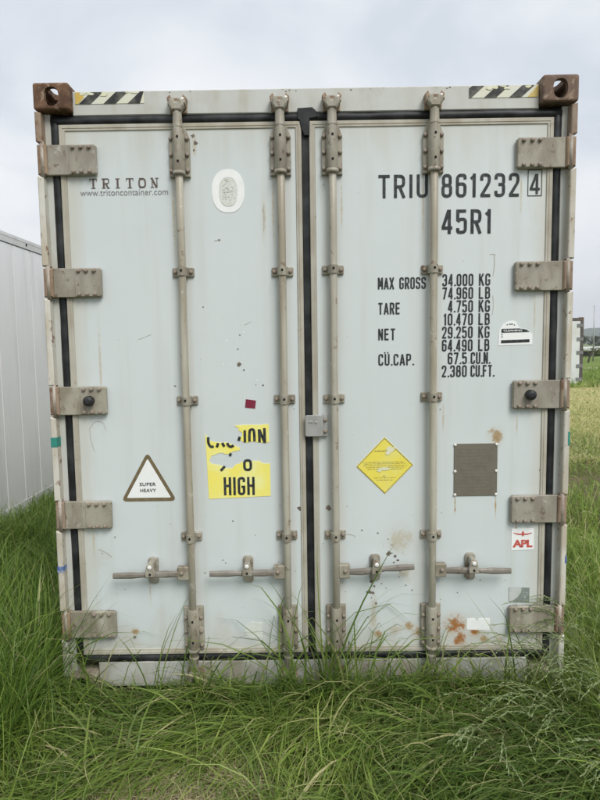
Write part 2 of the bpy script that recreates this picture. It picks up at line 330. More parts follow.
# ------------------------------------------------------------------ corner casting: hollow block with three openings
def make_casting_mesh():
    def tmp(mb):
        return link('tmp', mb.mesh('tmp'), None)
    W, D, H = 0.162, 0.178, 0.118
    b = MB(); b.box(0, W, 0, D, 0, H); base = tmp(b)
    bv = base.modifiers.new('b', 'BEVEL'); bv.width = 0.012; bv.segments = 3
    cut = []
    b = MB(); b.box(0.026, W-0.026, 0.026, D-0.026, 0.024, H-0.024); cut.append(tmp(b))
    b = MB(); b.poly(ellipse(0.084, 0.057, 0.033, 0.042, 28, 2.4), -0.05, 0.06); cut.append(tmp(b))          # end opening
    b = MB()                                                                                                   # side opening (x = 0)
    b.add([(-0.05, 0.09+0.03*math.cos(t), 0.057+0.038*math.sin(t)) for t in np.linspace(0, 2*math.pi, 25)[:-1]] + [(0.06, 0.09+0.03*math.cos(t), 0.057+0.038*math.sin(t)) for t in np.linspace(0, 2*math.pi, 25)[:-1]],
        [tuple(range(24)), tuple(range(47, 23, -1))] + [(i, 24+i, 24+(i+1) % 24, (i+1) % 24) for i in range(24)]); cut.append(tmp(b))
    st = [(0.081+0.031*math.cos(a), 0.089+math.copysign(0.03, math.sin(a)+1e-9)+0.031*math.sin(a)) for a in np.linspace(0.001, 2*math.pi, 29)[:-1]]
    b = MB(); b.add([(x, y, 0.06) for x, y in st]+[(x, y, 0.2) for x, y in st], [tuple(range(27, -1, -1)), tuple(range(28, 56))] + [(i, (i+1) % 28, 28+(i+1) % 28, 28+i) for i in range(28)]); cut.append(tmp(b))
    for c in cut:
        m = base.modifiers.new('c', 'BOOLEAN'); m.operation = 'DIFFERENCE'; m.object = c; m.solver = 'EXACT'
    dg = bpy.context.evaluated_depsgraph_get(); dg.update()
    me = bpy.data.meshes.new_from_object(base.evaluated_get(dg)); me.name = 'corner_casting'
    me.materials.clear()
    for o in [base]+cut:
        m = o.data; bpy.data.objects.remove(o); bpy.data.meshes.remove(m)
    return me
CAST = make_casting_mesh()
def cast_variant(mx, my, mz):
    me = CAST.copy(); n = len(me.vertices); co = np.empty(n*3); me.vertices.foreach_get('co', co); co = co.reshape(-1, 3)
    s = np.array([mx, my, mz]); co = co*s; me.vertices.foreach_set('co', co.ravel())
    if mx*my*mz < 0: me.flip_normals()
    me.update(); return me

# ------------------------------------------------------------------ stroke lettering
def fillet(pts, closed):
    out = []; n = len(pts)
    for i, p in enumerate(pts):
        x, y = p[0], p[1]; r = p[2] if len(p) > 2 else 0
        if r == 0 or (not closed and i in (0, n-1)): out.append(Vector((x, y))); continue
        a = Vector(pts[i-1][:2]); b = Vector((x, y)); c = Vector(pts[(i+1) % n][:2])
        u = (a-b); w = (c-b); rr = min(r, u.length*0.5, w.length*0.5); u.normalize(); w.normalize()
        for k in range(7):
            t = k/6; out.append((b+u*rr)*(1-t)**2 + b*2*t*(1-t) + (b+w*rr)*t*t)
    res = [out[0]]
    for p in out[1:]:
        if (p-res[-1]).length > 1e-5: res.append(p)
    if closed and (res[0]-res[-1]).length < 1e-5: res.pop()
    return res
def ribbon(mb, pts, width, y, tf, closed=False):
    P = fillet(pts, closed); n = len(P); vs = []
    for i in range(n):
        if closed: a, c = P[i-1], P[(i+1) % n]
        else: a, c = P[max(i-1, 0)], P[min(i+1, n-1)]
        d1 = (P[i]-a); d2 = (c-P[i])
        if d1.length < 1e-9: d1 = d2
        if d2.length < 1e-9: d2 = d1
        d1.normalize(); d2.normalize(); m = Vector((-d1.y-d2.y, d1.x+d2.x))
        k = m.length/2; m = m.normalized()*(width/2/max(k, 0.4))
        for q in (P[i]+m, P[i]-m):
            X, Z = tf(q.x, q.y); vs.append((X, y, Z))
    fs = [(2*i, 2*i+1, 2*i+3, 2*i+2) for i in range(n-1)]
    if closed: fs.append((2*n-2, 2*n-1, 1, 0))
    mb.add(vs, fs)
l_, r_, b_, t_ = 0.065, 0.415, 0.065, 0.935
R1 = 0.17
GLYPH = {
 '0': ([(l_, b_, R1), (r_, b_, R1), (r_, t_, R1), (l_, t_, R1), 'c'],), 'O': ([(l_, b_, R1), (r_, b_, R1), (r_, t_, R1), (l_, t_, R1), 'c'],),
 '1': ([(0.27, 0), (0.27, 1)], [(0.27, 0.90), (0.12, 0.78)]),
 '2': ([(l_, 0.70), (l_, t_, R1), (r_, t_, R1), (r_, 0.62, .12), (l_+.01, b_+.03), (l_+.01, b_)], [(l_-.05, b_), (r_+.05, b_)]),
 '3': ([(l_, 0.74), (l_, t_, R1), (r_, t_, R1), (r_, 0.53, .12), (0.18, 0.53)], [(0.18, 0.53), (r_, 0.53, .12), (r_, b_, R1), (l_, b_, R1), (l_, 0.26)]),
 '4': ([(0.34, 0), (0.34, 1)], [(0.31, 0.98), (0.05, 0.26)], [(0, 0.25), (0.48, 0.25)]),
 '5': ([(r_+.03, t_), (l_, t_), (l_, 0.53)], [(l_, 0.50), (l_+.1, 0.60, .1), (r_, 0.60, R1), (r_, b_, R1), (l_, b_, R1), (l_, 0.24)]),
 '6': ([(r_, 0.76), (r_, t_, R1), (l_, t_, R1), (l_, b_, R1), (r_, b_, R1), (r_, 0.57, R1), (l_+.06, 0.57)],),
 '7': ([(0, t_), (r_, t_), (r_, t_-.04), (0.17, 0)],),
 '8': ([(l_+.02, .52, .12), (r_-.02, .52, .12), (r_-.02, t_, .16), (l_+.02, t_, .16), 'c'], [(l_, b_, .17), (r_, b_, .17), (r_, .52, .14), (l_, .52, .14), 'c']),
 '9': ([(l_, 0.24), (l_, b_, R1), (r_, b_, R1), (r_, t_, R1), (l_, t_, R1), (l_, 0.43, R1), (r_-.06, 0.43)],),
 'A': ([(0.03, 0), (0.24, 0.97)], [(0.45, 0), (0.24, 0.97)], [(0.10, 0.26), (0.38, 0.26)]),
 'B': ([(l_, 0), (l_, 1)], [(l_, t_), (r_-.02, t_, .16), (r_-.02, .52, .12), (l_, .52)], [(l_, .52), (r_, .52, .14), (r_, b_, .16), (l_, b_)]),
 'C': ([(r_, 0.70), (r_, t_, R1), (l_, t_, R1), (l_, b_, R1), (r_, b_, R1), (r_, 0.30)],),
 'E': ([(l_, 0), (l_, 1)], [(l_, t_), (r_+.03, t_)], [(l_, .52), (r_, .52)], [(l_, b_), (r_+.03, b_)]),
 'F': ([(l_, 0), (l_, 1)], [(l_, t_), (r_+.03, t_)], [(l_, .52), (r_, .52)]),
 'G': ([(r_, 0.72), (r_, t_, R1), (l_, t_, R1), (l_, b_, R1), (r_, b_, R1), (r_, 0.46), (.24, 0.46)],),
 'H': ([(l_, 0), (l_, 1)], [(r_, 0), (r_, 1)], [(l_, .52), (r_, .52)]),
 'I': ([(0.24, 0), (0.24, 1)],),
 'K': ([(l_, 0), (l_, 1)], [(r_+.01, 1), (l_+.02, 0.42)], [(.2, .60), (r_+.04, 0)]),
 'L': ([(l_, 0), (l_, 1)], [(l_, b_), (r_+.03, b_)]),
 'M': ([(l_-.02, 0), (l_-.02, 1)], [(r_+.06, 0), (r_+.06, 1)], [(l_, .98), (.25, .25)], [(r_+.04, .98), (.25, .25)]),
 'N': ([(l_, 0), (l_, 1)], [(r_, 0), (r_, 1)], [(l_, .98), (r_, .02)]),
 'P': ([(l_, 0), (l_, 1)], [(l_, t_), (r_, t_, .17), (r_, .46, .17), (l_, .46)]),
 'R': ([(l_, 0), (l_, 1)], [(l_, t_), (r_, t_, .17), (r_, .48, .17), (l_, .48)], [(.24, .48), (r_+.02, 0)]),
 'S': ([(r_, 0.72), (r_, t_, R1), (l_, t_, R1), (l_, .55, .15), (r_, .47, .15), (r_, b_, R1), (l_, b_, R1), (l_, 0.28)],),
 'T': ([(.24, 0), (.24, 1)], [(0, t_), (.48, t_)]),
 'U': ([(l_, 1), (l_, b_, R1), (r_, b_, R1), (r_, 1)],),
 'X': ([(.03, 0), (.45, 1)], [(.03, 1), (.45, 0)]),
 'Y': ([(.24, 0), (.24, .45)], [(.02, 1), (.24, .42)], [(.46, 1), (.24, .42)]),
 'V': ([(.02, 1), (.24, .02)], [(.46, 1), (.24, .02)]),
 '.': ([(.10, 0), (.10, .13)],),
}
def put_text(mb, s, x0, x1, z0, z1, y, weight=0.125, widths=None):
    """stroke text filling x0..x1, z0..z1"""
    adv = {'I': 0.31, '.': 0.27, ' ': 0.52, '1': 0.46, 'M': 0.72}
    tot = sum(adv.get(c, 0.66) for c in s) - 0.18
    sx = (x1-x0)/tot; sz = z1-z0; cx = 0
    for c in s:
        if c != ' ':
            off = {'I': -0.175, '1': -0.09, '.': -0.03}.get(c, 0.0)
            for k, st in enumerate(GLYPH[c]):
                closed = st[-1] == 'c'; pts = [p for p in st if p != 'c']
                # keep stroke thickness even although x and z scale differently: scale points first
                ps = [((p[0]+off+cx)*sx, p[1]*sz) + ((p[2]*min(sx, sz)*1.1,) if len(p) > 2 else ()) for p in pts]
                ribbon(mb, ps, weight*sz, y-0.00012*k, lambda a, b: (x0+a, z0+b), closed)
        cx += adv.get(c, 0.66)
def font_text(name, s, x0, x1, zc, h, y, mat, parent, spacing=1.0, bold=0.0):
    cu = bpy.data.curves.new(name, 'FONT'); cu.body = s; cu.size = 1; cu.align_x = 'LEFT'; cu.space_character = spacing; cu.offset = bold
    cu.resolution_u = 3
    o = bpy.data.objects.new(name, cu); COL.objects.link(o)
    dg = bpy.context.evaluated_depsgraph_get(); dg.update()
    me = bpy.data.meshes.new_from_object(o.evaluated_get(dg)); bpy.data.objects.remove(o); bpy.data.curves.remove(cu)
    n = len(me.vertices); co = np.empty(n*3); me.vertices.foreach_get('co', co); co = co.reshape(-1, 3)
    a = co.min(0); b = co.max(0)
    out = np.empty_like(co); out[:, 0] = x0+(co[:, 0]-a[0])/(b[0]-a[0])*(x1-x0); out[:, 1] = y; out[:, 2] = zc-h/2+(co[:, 1]-a[1])/(b[1]-a[1])*h
    me.vertices.foreach_set('co', out.ravel()); me.materials.clear(); me.update()
    return link(name, me, mat, parent)

# ------------------------------------------------------------------ the main container
BOX = thing('shipping_container', 'large pale grey refrigerated container with closed double doors seen head on', 'container', (0, 0, 0))
CW, CH = 1.219, 2.896
def dome_bolt(r, h, n=10):
    b = MB(); b.tube([(0, 0, 0), (0, -h*0.55, 0), (0, -h*0.9, 0), (0, -h, 0)], [r, r, r*0.75, r*0.25], n); return b.mesh('bolt')
BOLT = dome_bolt(0.0095, 0.012); BOLT.materials.append(MT['bolt'])
BOLTS = dome_bolt(0.0085, 0.010); BOLTS.materials.append(MT['bolt'])
RIVET = dome_bolt(0.007, 0.004); RIVET.materials.append(MT['bright'])
HOLE = MB().poly(ellipse(0, 0, 0.0055, 0.0065, 14), -0.0006, 0.001).mesh('pin_hole'); HOLE.materials.append(MT['dark'])

def build_shell():
    # long insulated body behind the door frame
    b = MB(); b.box(-1.212, 1.212, 0.075, 12.10, 0.14, 2.84); b.build('body', 'frame', BOX)
    b = MB(); b.box(-1.205, 1.205, 0.2, 12.0, 2.841, 2.868); b.build('roof', 'frame', BOX)
    for s in (-1, 1):
        for k in range(12):
            b = MB(); y0 = 0.16+k*0.995; xs = sorted((s*1.2122, s*1.2165)); b.box(xs[0], xs[1], y0, y0+0.985, 0.16, 2.80); b.build('side_panel', 'sidewall', BOX)
        b = MB(); xs = sorted((s*1.10, s*1.217)); b.box(xs[0], xs[1], 0.12, 12.06, 0.02, 0.138); b.build('bottom_rail', 'frame', BOX)
    b = MB(); b.plate(-1.06, 1.06, 2.766, 2.873, 0.0, 0.13, 0.004, 0.004, 2); h = b.build('header', 'frame', BOX)
    b = MB(); b.plate(-1.058, 1.058, 0.040, 0.166, 0.0, 0.13, 0.003, 0.004, 2); b.build('sill', 'sill', BOX)
    for s in (-1, 1):
        b = MB(); xs = sorted((s*1.166, s*1.214)); b.plate(xs[0], xs[1], 0.119, 2.777, 0.004, 0.16, 0.003, 0.002, 2); b.build('corner_post', 'frame', BOX)
        # front flange cut into lengths between the hinges
        segs = [(2.640, 2.777, 'flange_rust'), (2.086, 2.494, 'flange'), (1.535, 1.944, 'flange'), (0.986, 1.394, 'flange'), (0.442, 0.846, 'flange'), (0.112, 0.300, 'flange')]
        for k, (z0, z1, m) in enumerate(segs):
            b = MB(); a, c = s*1.219, s*1.190
            pts = [(a, z0+0.004), (c, z0-0.006 if k == 0 else z0+0.006), (c+s*0.002, z1-0.008), (a, z1-0.002)]
            b.poly(pts, -0.042, 0.075, 0.004); b.build('post_flange', m, BOX)
        for sy, y in ((1, -0.045), (-1, 12.19)):
            mm = cast_variant(-s, sy, 1); o = link('corner_casting', mm, 'casting', BOX, (s*1.2215, y, 2.780), label='rusty brown corner casting')
            mm = cast_variant(-s, sy, -1); o = link('corner_casting', mm, 'casting_low', BOX, (s*1.2215, y if sy < 0 else -0.030, 0.118))
            if sy < 0: 
                b = MB(); xs = sorted((s*1.10, s*1.214)); b.box(xs[0], xs[1], 12.03, 12.18, 0.12, 2.775); b.build('corner_post', 'frame', BOX)
    # tape marks on the flanges
    for (s, z0, z1, m) in ((-1, 1.250, 1.296, 'teal'), (1, 1.225, 1.29, 'teal'), (-1, 0.640, 0.672, 'blue'), (1, 0.655, 0.69, 'blue')):
        b = MB(); w = (1.2195, 1.191) if s < 0 else (1.2195, 1.211)
        xs = sorted((s*w[0], s*w[1])); b.box(xs[0], xs[1], -0.0432, 0.02, z0, z1); b.build('tape', m, BOX)
build_shell()

DZ0, DZ1 = 0.208, 2.726
def build_doors():
    for x0, x1 in ((-1.127, -0.021), (0.014, 1.127)):
        b = MB(); b.plate(x0+0.004, x1-0.004, DZ0+0.004, DZ1-0.004, 0.0, 0.07, 0.004, 0.002, 2); d = b.build('door', 'door', BOX)
        w, yf = 0.028, -0.0075
        o = [(x0, DZ0), (x1, DZ0), (x1, DZ1), (x0, DZ1)]; i = [(x0+w, DZ0+w), (x1-w, DZ0+w), (x1-w, DZ1-w), (x0+w, DZ1-w)]
        def off(p, q, t): return (p[0]+(q[0]-p[0])*t, p[1]+(q[1]-p[1])*t)
        prof = [(0.0, 0.03), (0.0, -0.005), (0.08, yf), (0.55, yf), (0.60, -0.0052), (0.92, -0.0052), (1.0, -0.001)]
        for k in range(4):
            j = (k+1) % 4; b = MB(); vs = []
            for t, y in prof:
                A = off(o[k], i[k], t); B = off(o[j], i[j], t); vs += [(A[0], y, A[1]), (B[0], y, B[1])]
            b.add(vs, [(2*m, 2*m+1, 2*m+3, 2*m+2) for m in range(len(prof)-1)]); b.build('edge_trim', 'trim', d)
    # rubber seals round and between the doors
    def seal(pts, r):
        b = MB(); b.tube(pts, r, 14); b.build('door_seal', 'rubber', BOX)
    rr = 0.0225
    for z in (2.746, 0.187): 
        b = MB(); b.tube([(-1.163+2.326*k/40, 0.016+random.uniform(-.002, .002), z+random.uniform(-.0016, .0016)) for k in range(41)], [rr*random.uniform(.95, 1.03) for k in range(41)], 14); b.build('door_seal', 'rubber', BOX)
    for x in (-1.146, 1.146): 
        b = MB(); b.tube([(x+random.uniform(-.0016, .0016), 0.0165+random.uniform(-.002, .002), 0.166+2.6*k/40) for k in range(41)], [rr*random.uniform(.95, 1.03) for k in range(41)], 14); b.build('door_seal', 'rubber', BOX)
    b = MB(); b.poly([(0.0155+random.uniform(-.0025, .001), 0.175+2.57*k/40) for k in range(41)]+[(-0.0225+random.uniform(-.001, .003), 2.745-2.57*k/40) for k in range(41)], 0.003, 0.03, 0.003); b.build('door_seal', 'rubber', BOX)
    b = MB(); b.poly([(-0.024, 2.70), (-0.008, 2.66), (0.016, 2.66), (0.018, 2.735), (0.055, 2.74), (0.045, 2.772), (0.03, 2.785), (-0.036, 2.782), (-0.040, 2.735), (-0.03, 2.73)], -0.012, 0.02, 0.003); b.build('seal_flap', 'rubber', BOX)
build_doors()

def build_hinges():
    zc = [2.566, 2.015, 1.466, 0.916, 0.370]
    for s in (-1, 1):
        for k, z in enumerate(zc):
            b = MB(); h = 0.067
            xo, xi = s*1.178, s*0.955
            b.poly([(xi+s*0.0, z-h+0.008), (xi+s*0.008, z-h), (xo, z-h), (xo, z+h), (xi+s*0.008, z+h), (xi, z+h-0.008)], -0.024, -0.009, 0.003)
            # raised land under the bolts and two shallow ribs
            b.poly([(s*0.958, z-h+0.008), (s*0.964, z-h+0.003), (s*1.078, z-h+0.003), (s*1.078, z+h-0.003), (s*0.964, z+h-0.003), (s*0.958, z+h-0.008)], -0.0275, -0.0235, 0.002)
            hg = b.build('hinge', 'hardware', BOX)
            b = MB(); b.poly([(s*1.2185, z-h+0.001), (s*1.176, z-h+0.001), (s*1.176, z+h-0.001), (s*1.2185, z+h-0.001)], -0.036, 0.05, 0.006); b.build('knuckle', 'flange_rust', hg)
            b = MB(); b.tube([(s*1.196, -0.030, z-h-0.012), (s*1.196, -0.030, z+h+0.012)], 0.010, 10); b.build('hinge_pin', 'bolt', hg)
            for bx in (0.985, 1.022, 1.058):
                for bz in (-0.054, 0.054):
                    link('bolt', BOLT, None, hg, (s*bx + random.uniform(-.001, .001), -0.0275, z+bz))
            if k == 2:
                b = MB(); b.tube([(s*1.033, -0.0275, z), (s*1.033, -0.052, z), (s*1.033, -0.060, z), (s*1.033, -0.063, z)], [0.024, 0.024, 0.02, 0.008], 18); b.build('rubber_bumper', 'rubber', hg)
build_hinges()

RODX = (-0.577, -0.117, 0.117, 0.577)
RODY = -0.040
def build_rods():
    for i, x in enumerate(RODX):
        rng = random.Random(i)
        b = MB(); b.tube([(x, RODY, 0.10), (x+0.0015, RODY, 0.9), (x-0.001, RODY-0.001, 1.6), (x+0.001, RODY, 2.2), (x, RODY, 2.80)], 0.0175, 16); rod = b.build('lock_rod', 'rod', BOX)
        # cam heads with keepers, top and bottom
        for top in (1, -1):
            zb = 2.752 if top > 0 else 0.152
            f = top
            b = MB()
            b.tube([(x, RODY, zb-f*0.062), (x, RODY, zb-f*0.055), (x, RODY, zb-f*0.050), (x, RODY, zb+f*0.004), (x, RODY, zb+f*0.012)], [0.0235, 0.025, 0.0225, 0.0205, 0.0205], 14)
            b.poly([(x-0.020, zb+f*0.010), (x+0.020, zb+f*0.010), (x+0.034, zb+f*0.032), (x+0.030, zb+f*0.056), (x+0.010, zb+f*0.064), (x+0.004, zb+f*0.044), (x-0.006, zb+f*0.044), (x-0.012, zb+f*0.066), (x-0.030, zb+f*0.058), (x-0.033, zb+f*0.030)], RODY-0.026, RODY+0.010, 0.006)
            b.tube([(x-0.038, RODY-0.012, zb+f*0.040), (x+0.040, RODY-0.012, zb+f*0.047)], 0.0085, 10)
            b.build('cam_head', 'hardware', rod)
            b = MB(); zk = zb+f*0.048
            b.plate(x-0.040, x+0.040, min(zk-f*0.034, zk+f*0.036), max(zk-f*0.034, zk+f*0.036), -0.009, 0.002, 0.008, 0.003)
            for sx in (-1, 1):
                b.poly([(x+sx*0.022, zk-f*0.020), (x+sx*0.038, zk-f*0.010), (x+sx*0.044, zk+f*0.022), (x+sx*0.030, zk+f*0.036), (x+sx*0.022, zk+f*0.020)], -0.048, -0.006, 0.003)
            b.build('cam_keeper', 'flange_rust', rod)
            if top > 0:
                b = MB(); b.tube([(x+0.026, -0.050, zk+0.012), (x+0.030, -0.056, zk+0.016)], [0.009, 0.005], 8); b.build('keeper_pin', 'bright', rod)
        # long bearing brackets above and below
        for (z0, z1, up) in ((2.484, 2.706, 1), (0.235, 0.452, -1)):
            b = MB()
            w = 0.047; c = 0.030
            if up > 0: pts = [(x-w, z0), (x+w, z0), (x+w, z1-c-0.02), (x+w-0.012, z1-0.02), (x+0.026, z1), (x-0.026, z1), (x-w+0.012, z1-0.02), (x-w, z1-c-0.02)]
            else: pts = [(x-w, z0), (x+w, z0), (x+w, z1), (x-w, z1)]
            b.poly(pts, -0.018, -0.001, 0.003)
            ts = [math.radians(a) for a in range(0, 181, 18)]
            ring = [(x+0.0275*math.cos(t), -0.017-0.047*math.sin(t)**0.8) for t in ts]
            m = len(ring); zs = (z0+0.004, z0+0.012, z1-0.012, z1+0.004 if up > 0 else z1-0.002)
            vs = [(px if k in (1, 2) else x+(px-x)*0.93, py if k in (1, 2) else py+0.004, zz) for k, zz in enumerate(zs) for px, py in ring]
            b.add(vs, [(k*m+j, k*m+j+1, (k+1)*m+j+1, (k+1)*m+j) for k in range(3) for j in range(m-1)], True)
            b.add(vs[:m], [tuple(range(m))]); b.add(vs[3*m:], [tuple(range(m))])
            br = b.build('rod_bearing', 'hardware', BOX)
            b = MB(); zz = z0+0.012; b.tube([(x, RODY, zz-0.010), (x, RODY, zz+0.006)], 0.0285, 14); b.build('collar', 'hardware', br)
            for sx in (-1, 1):
                for t in (0.10, 0.42, 0.74):
                    link('bolt', BOLT, None, br, (x+sx*0.0375, -0.018, z0+(z1-z0)*t+0.004))
            for t in (0.26, 0.74):
                link('pin_hole', HOLE, None, br, (x+0.001, -0.0642, z0+(z1-z0)*t))
        # small clamps
        for z in (2.054, 1.461, 0.800):
            dz = rng.uniform(-0.003, 0.003); z += dz
            b = MB(); b.plate(x-0.050, x+0.050, z-0.021, z+0.021, -0.012, -0.001, 0.005, 0.003)
            ts = [math.radians(a) for a in range(0, 181, 20)]
            ring = [(x+0.0245*math.cos(t), -0.011-0.054*math.sin(t)**0.75) for t in ts]; m = len(ring)
            vs = [(px, py, zz) for zz in (z-0.019, z+0.019) for px, py in ring]
            b.add(vs, [(j, j+1, m+j+1, m+j) for j in range(m-1)], True); b.add(vs[:m], [tuple(range(m))]); b.add(vs[m:], [tuple(range(m))])
            cl = b.build('rod_clamp', 'hardware', BOX)
            for sx in (-1, 1): link('bolt', BOLTS, None, cl, (x+sx*0.037, -0.012, z+rng.uniform(-.001, .001)))
            link('pin_hole', HOLE, None, cl, (x, -0.0652, z+0.003))
        # handle: hub on the rod, lever, catch plate on the door
        s = -1 if i < 2 else 1
        zh = 0.632; tip = (0.605+0.03, 0.0, 0.652, 0.632)[i] if i != 1 else 0.636
        z_t = (0.630, 0.634, 0.656, 0.630)[i]
        b = MB(); xs = sorted((x+s*0.012, x+s*0.066)); b.plate(xs[0], xs[1], zh-0.033, zh+0.033, -0.056, -0.026, 0.007, 0.004)
        hub = b.build('handle_hub', 'hardware', BOX); link('bolt', BOLT, None, hub, (x+s*0.044, -0.056, zh+0.004))
        b = MB()
        P = [(x+s*0.060, -0.050, zh-0.002), (x+s*0.12, -0.055, zh), (x+s*0.19, -0.060, zh+(z_t-zh)*0.4), (x+s*0.235, -0.060, zh+(z_t-zh)*0.6), (x+s*0.28, -0.062, zh+(z_t-zh)*0.75), (x+s*0.37, -0.064, z_t)]
        hw = [0.015, 0.0185, 0.0145, 0.012, 0.0165, 0.0145]; hd = [0.006, 0.007, 0.009, 0.010, 0.008, 0.007]
        vs = []
        for (px, py, pz), a, d in zip(P, hw, hd):
            vs += [(px, py+d*math.sin(t), pz+a*math.cos(t)) for t in [2*math.pi*(k+0.5)/8 for k in range(8)]]
        b.add(vs, [(j*8+k, j*8+(k+1) % 8, j*8+8+(k+1) % 8, j*8+8+k) for j in range(5) for k in range(8)] + [tuple(range(8)), tuple(range(40, 48))], False)
        hd_ = b.build('handle', 'handle', BOX)
        xc = x+s*0.190; b = MB(); b.plate(xc-0.024, xc+0.024, zh-0.062, zh+0.068, -0.014, -0.001, 0.014, 0.003); ct = b.build('catch_plate', 'hardware', BOX)
        b = MB(); b.poly([(xc-0.022, zh-0.006), (xc+0.022, zh-0.006), (xc+0.024, zh+0.012), (xc+0.014, zh+0.055), (xc-0.014, zh+0.055), (xc-0.024, zh+0.012)], -0.082, -0.072, 0.003)
        b.plate(xc-0.013, xc+0.013, zh+0.022, zh+0.060, -0.074, -0.012, 0.008, 0.003); b.build('catch', 'hardware', ct)
        link('pin_hole', HOLE, None, ct, (xc, -0.0826, zh+0.008))
        link('rivet', RIVET, None, ct, (xc, -0.082, zh+0.042)).scale = (1.5, 1.5, 1.5)
    # lock plate bridging the gap between the doors
    b = MB(); b.plate(-0.022, 0.064, 1.282, 1.384, -0.034, -0.026, 0.010, 0.003); b.box(0.004, 0.06, -0.0262, -0.0055, 1.288, 1.378)
    lp = b.build('lock_plate', 'galv', BOX)
    b = MB(); b.plate(0.060, 0.084, 1.281, 1.386, -0.019, -0.0056, 0.003, 0.002); b.build('mounting_strip', 'galv', lp)
    for z in (1.306, 1.360): link('bolt', BOLT, None, lp, (0.073, -0.019, z))
    b = MB(); b.poly(ellipse(0.004, 1.352, 0.012, 0.006, 14), -0.037, -0.0335, 0.002); b.poly(ellipse(0.030, 1.349, 0.008, 0.006, 14), -0.037, -0.0335, 0.002); b.build('rivet_head', 'galv', lp)
build_rods()

def build_decals():
    Y1, Y2 = -0.0018, -0.0030
    # hazard strips on the header
    for x0, x1, flip in ((-1.045, -0.733, False), (0.741, 1.055, True)):
        z0, z1 = 2.817, 2.868; b = MB(); b.poly([(x0, z0), (x1, z0), (x1, z1), (x0, z1)], -0.002, 0.001); st = b.build('hazard_strip', 'paleyellow', BOX)
        h = z1-z0; sl = 0.058
        xs = (0.015, 0.128, 0.238) if not flip else (-0.045, 0.068, 0.182)
        for k, a in enumerate(xs):
            a0 = max(x0, min(x1, x0+a)); pts = [(x0+a, z0), (x0+a+0.055, z0), (x0+a+0.055+sl, z1), (x0+a+sl, z1)]
            # clip to the strip
            pts2 = [(min(max(px, x0), x1), pz) for px, pz in pts]
            if k == 0 and flip: pts2 = [(x0, z0), (x0+0.01, z0), (x0+0.01+sl, z1), (x0+0.013, z1), (x0, z0+0.042)]
            b = MB(); b.poly(pts2, -0.0032, -0.0022); b.build('black_stripe', 'blackstripe', st)
        b = MB()
        if flip: b.poly([(x1-0.050, z0), (x1, z0), (x1, z1), (x1-0.003, z1)], -0.0030, -0.0022)
        else: b.poly([(x0, z0), (x0+0.012, z0), (x0+0.04, z0+0.03), (x0+0.022, z1), (x0, z1)], -0.0030, -0.0022)
        b.build('faded_corner', 'ochre', st)
        b = MB()
        for k in range(9):
            cx = random.uniform(x0+0.03, x1-0.03); cz = z1-random.uniform(0.0, 0.016); r = random.uniform(0.004, 0.013)
            b.poly([(cx+r*1.6*random.uniform(.5, 1.2)*math.cos(t), min(z1-0.001, cz+r*0.6*random.uniform(.5, 1.2)*math.sin(t))) for t in [k2*math.pi/4 for k2 in range(8)]], -0.0036-0.0001*k)
        b.build('scuff', 'worn', st)['kind'] = 'stuff'
    # owner's name and web address
    b = MB()
    x = -0.997; h0, h1 = 2.443, 2.487; H = h1-h0; T, S = 0.0085, 0.0032
    def bar(pts, w, k=0): ribbon(b, pts, w, Y1-0.0001*k, lambda a, c: (x+a, h0+c))
    w = 0.034; pitch = 0.0545
    for c in 'TRITON':
        if c == 'T':
            bar([(w/2, 0), (w/2, H)], T); bar([(0, H-S/2), (w, H-S/2)], S*1.2, 1); bar([(S/2, H), (S/2, H-0.012)], S, 2); bar([(w-S/2, H), (w-S/2, H-0.012)], S, 3); bar([(w*0.2, S/2), (w*0.8, S/2)], S, 4)
        elif c == 'I':
            bar([(w/2, 0), (w/2, H)], T); bar([(w*.2, S/2), (w*.8, S/2)], S, 1); bar([(w*.2, H-S/2), (w*.8, H-S/2)], S, 2)
        elif c == 'R':
            bar([(0.009, 0), (0.009, H)], T); bar([(0, S/2), (0.018, S/2)], S, 1); bar([(0, H-S/2), (0.020, H-S/2), (0.032, H-S/2, .008), (0.032, H*.5, .008), (0.009, H*.5)], S*1.5, 2); bar([(0.018, H*.5), (0.030, 0)], T*0.8, 3); bar([(0.024, S/2), (0.037, S/2)], S, 4)
        elif c == 'O':
            bar([(0.004, 0.003, .014), (w-.002, 0.003, .014), (w-.002, H-.003, .014), (0.004, H-.003, .014), 'c'][:-1], T*0.8); ribbon(b, [(0.004, 0.003, .014), (w-.002, 0.003, .014), (w-.002, H-.003, .014), (0.004, H-.003, .014)], T*0.8, Y1-.0004, lambda a, c_: (x+a, h0+c_), True)
        elif c == 'N':
            bar([(0.008, 0), (0.008, H)], S*1.3); bar([(w-.004, 0), (w-.004, H)], S*1.3, 1); bar([(0.006, H), (w-.006, 0)], T, 2); bar([(0, S/2), (0.016, S/2)], S, 3); bar([(0, H-S/2), (0.012, H-S/2)], S, 4); bar([(w-.012, H-S/2), (w+.004, H-S/2)], S, 5)
        x += pitch+0.0015
    b.build('lettering', 'brownink', BOX)['label'] = 'brown slab serif letters TRITON'
    font_text('lettering', 'www.tritoncontainer.com', -1.042, -0.638, 2.424, 0.027, Y1, 'greyink', BOX, 1.0, -0.004)['label'] = 'grey web address www.tritoncontainer.com'
    # container number and size code
    def words(s, x0, x1, z0, z1, wt, lab, mat='ink'):
        b = MB(); put_text(b, s, x0, x1, z0, z1, Y1, wt); o = b.build('lettering', mat, BOX); o['label'] = lab; return o
    words('TRIU', 0.330, 0.557, 2.380, 2.484, 0.130, 'black letters TRIU')
    words('861232', 0.620, 0.976, 2.378, 2.484, 0.130, 'black digits 861232')
    words('4', 1.024, 1.070, 2.388, 2.478, 0.125, 'black check digit 4')
    b = MB(); x0, x1, z0, z1, w = 1.014, 1.080, 2.379, 2.497, 0.0035
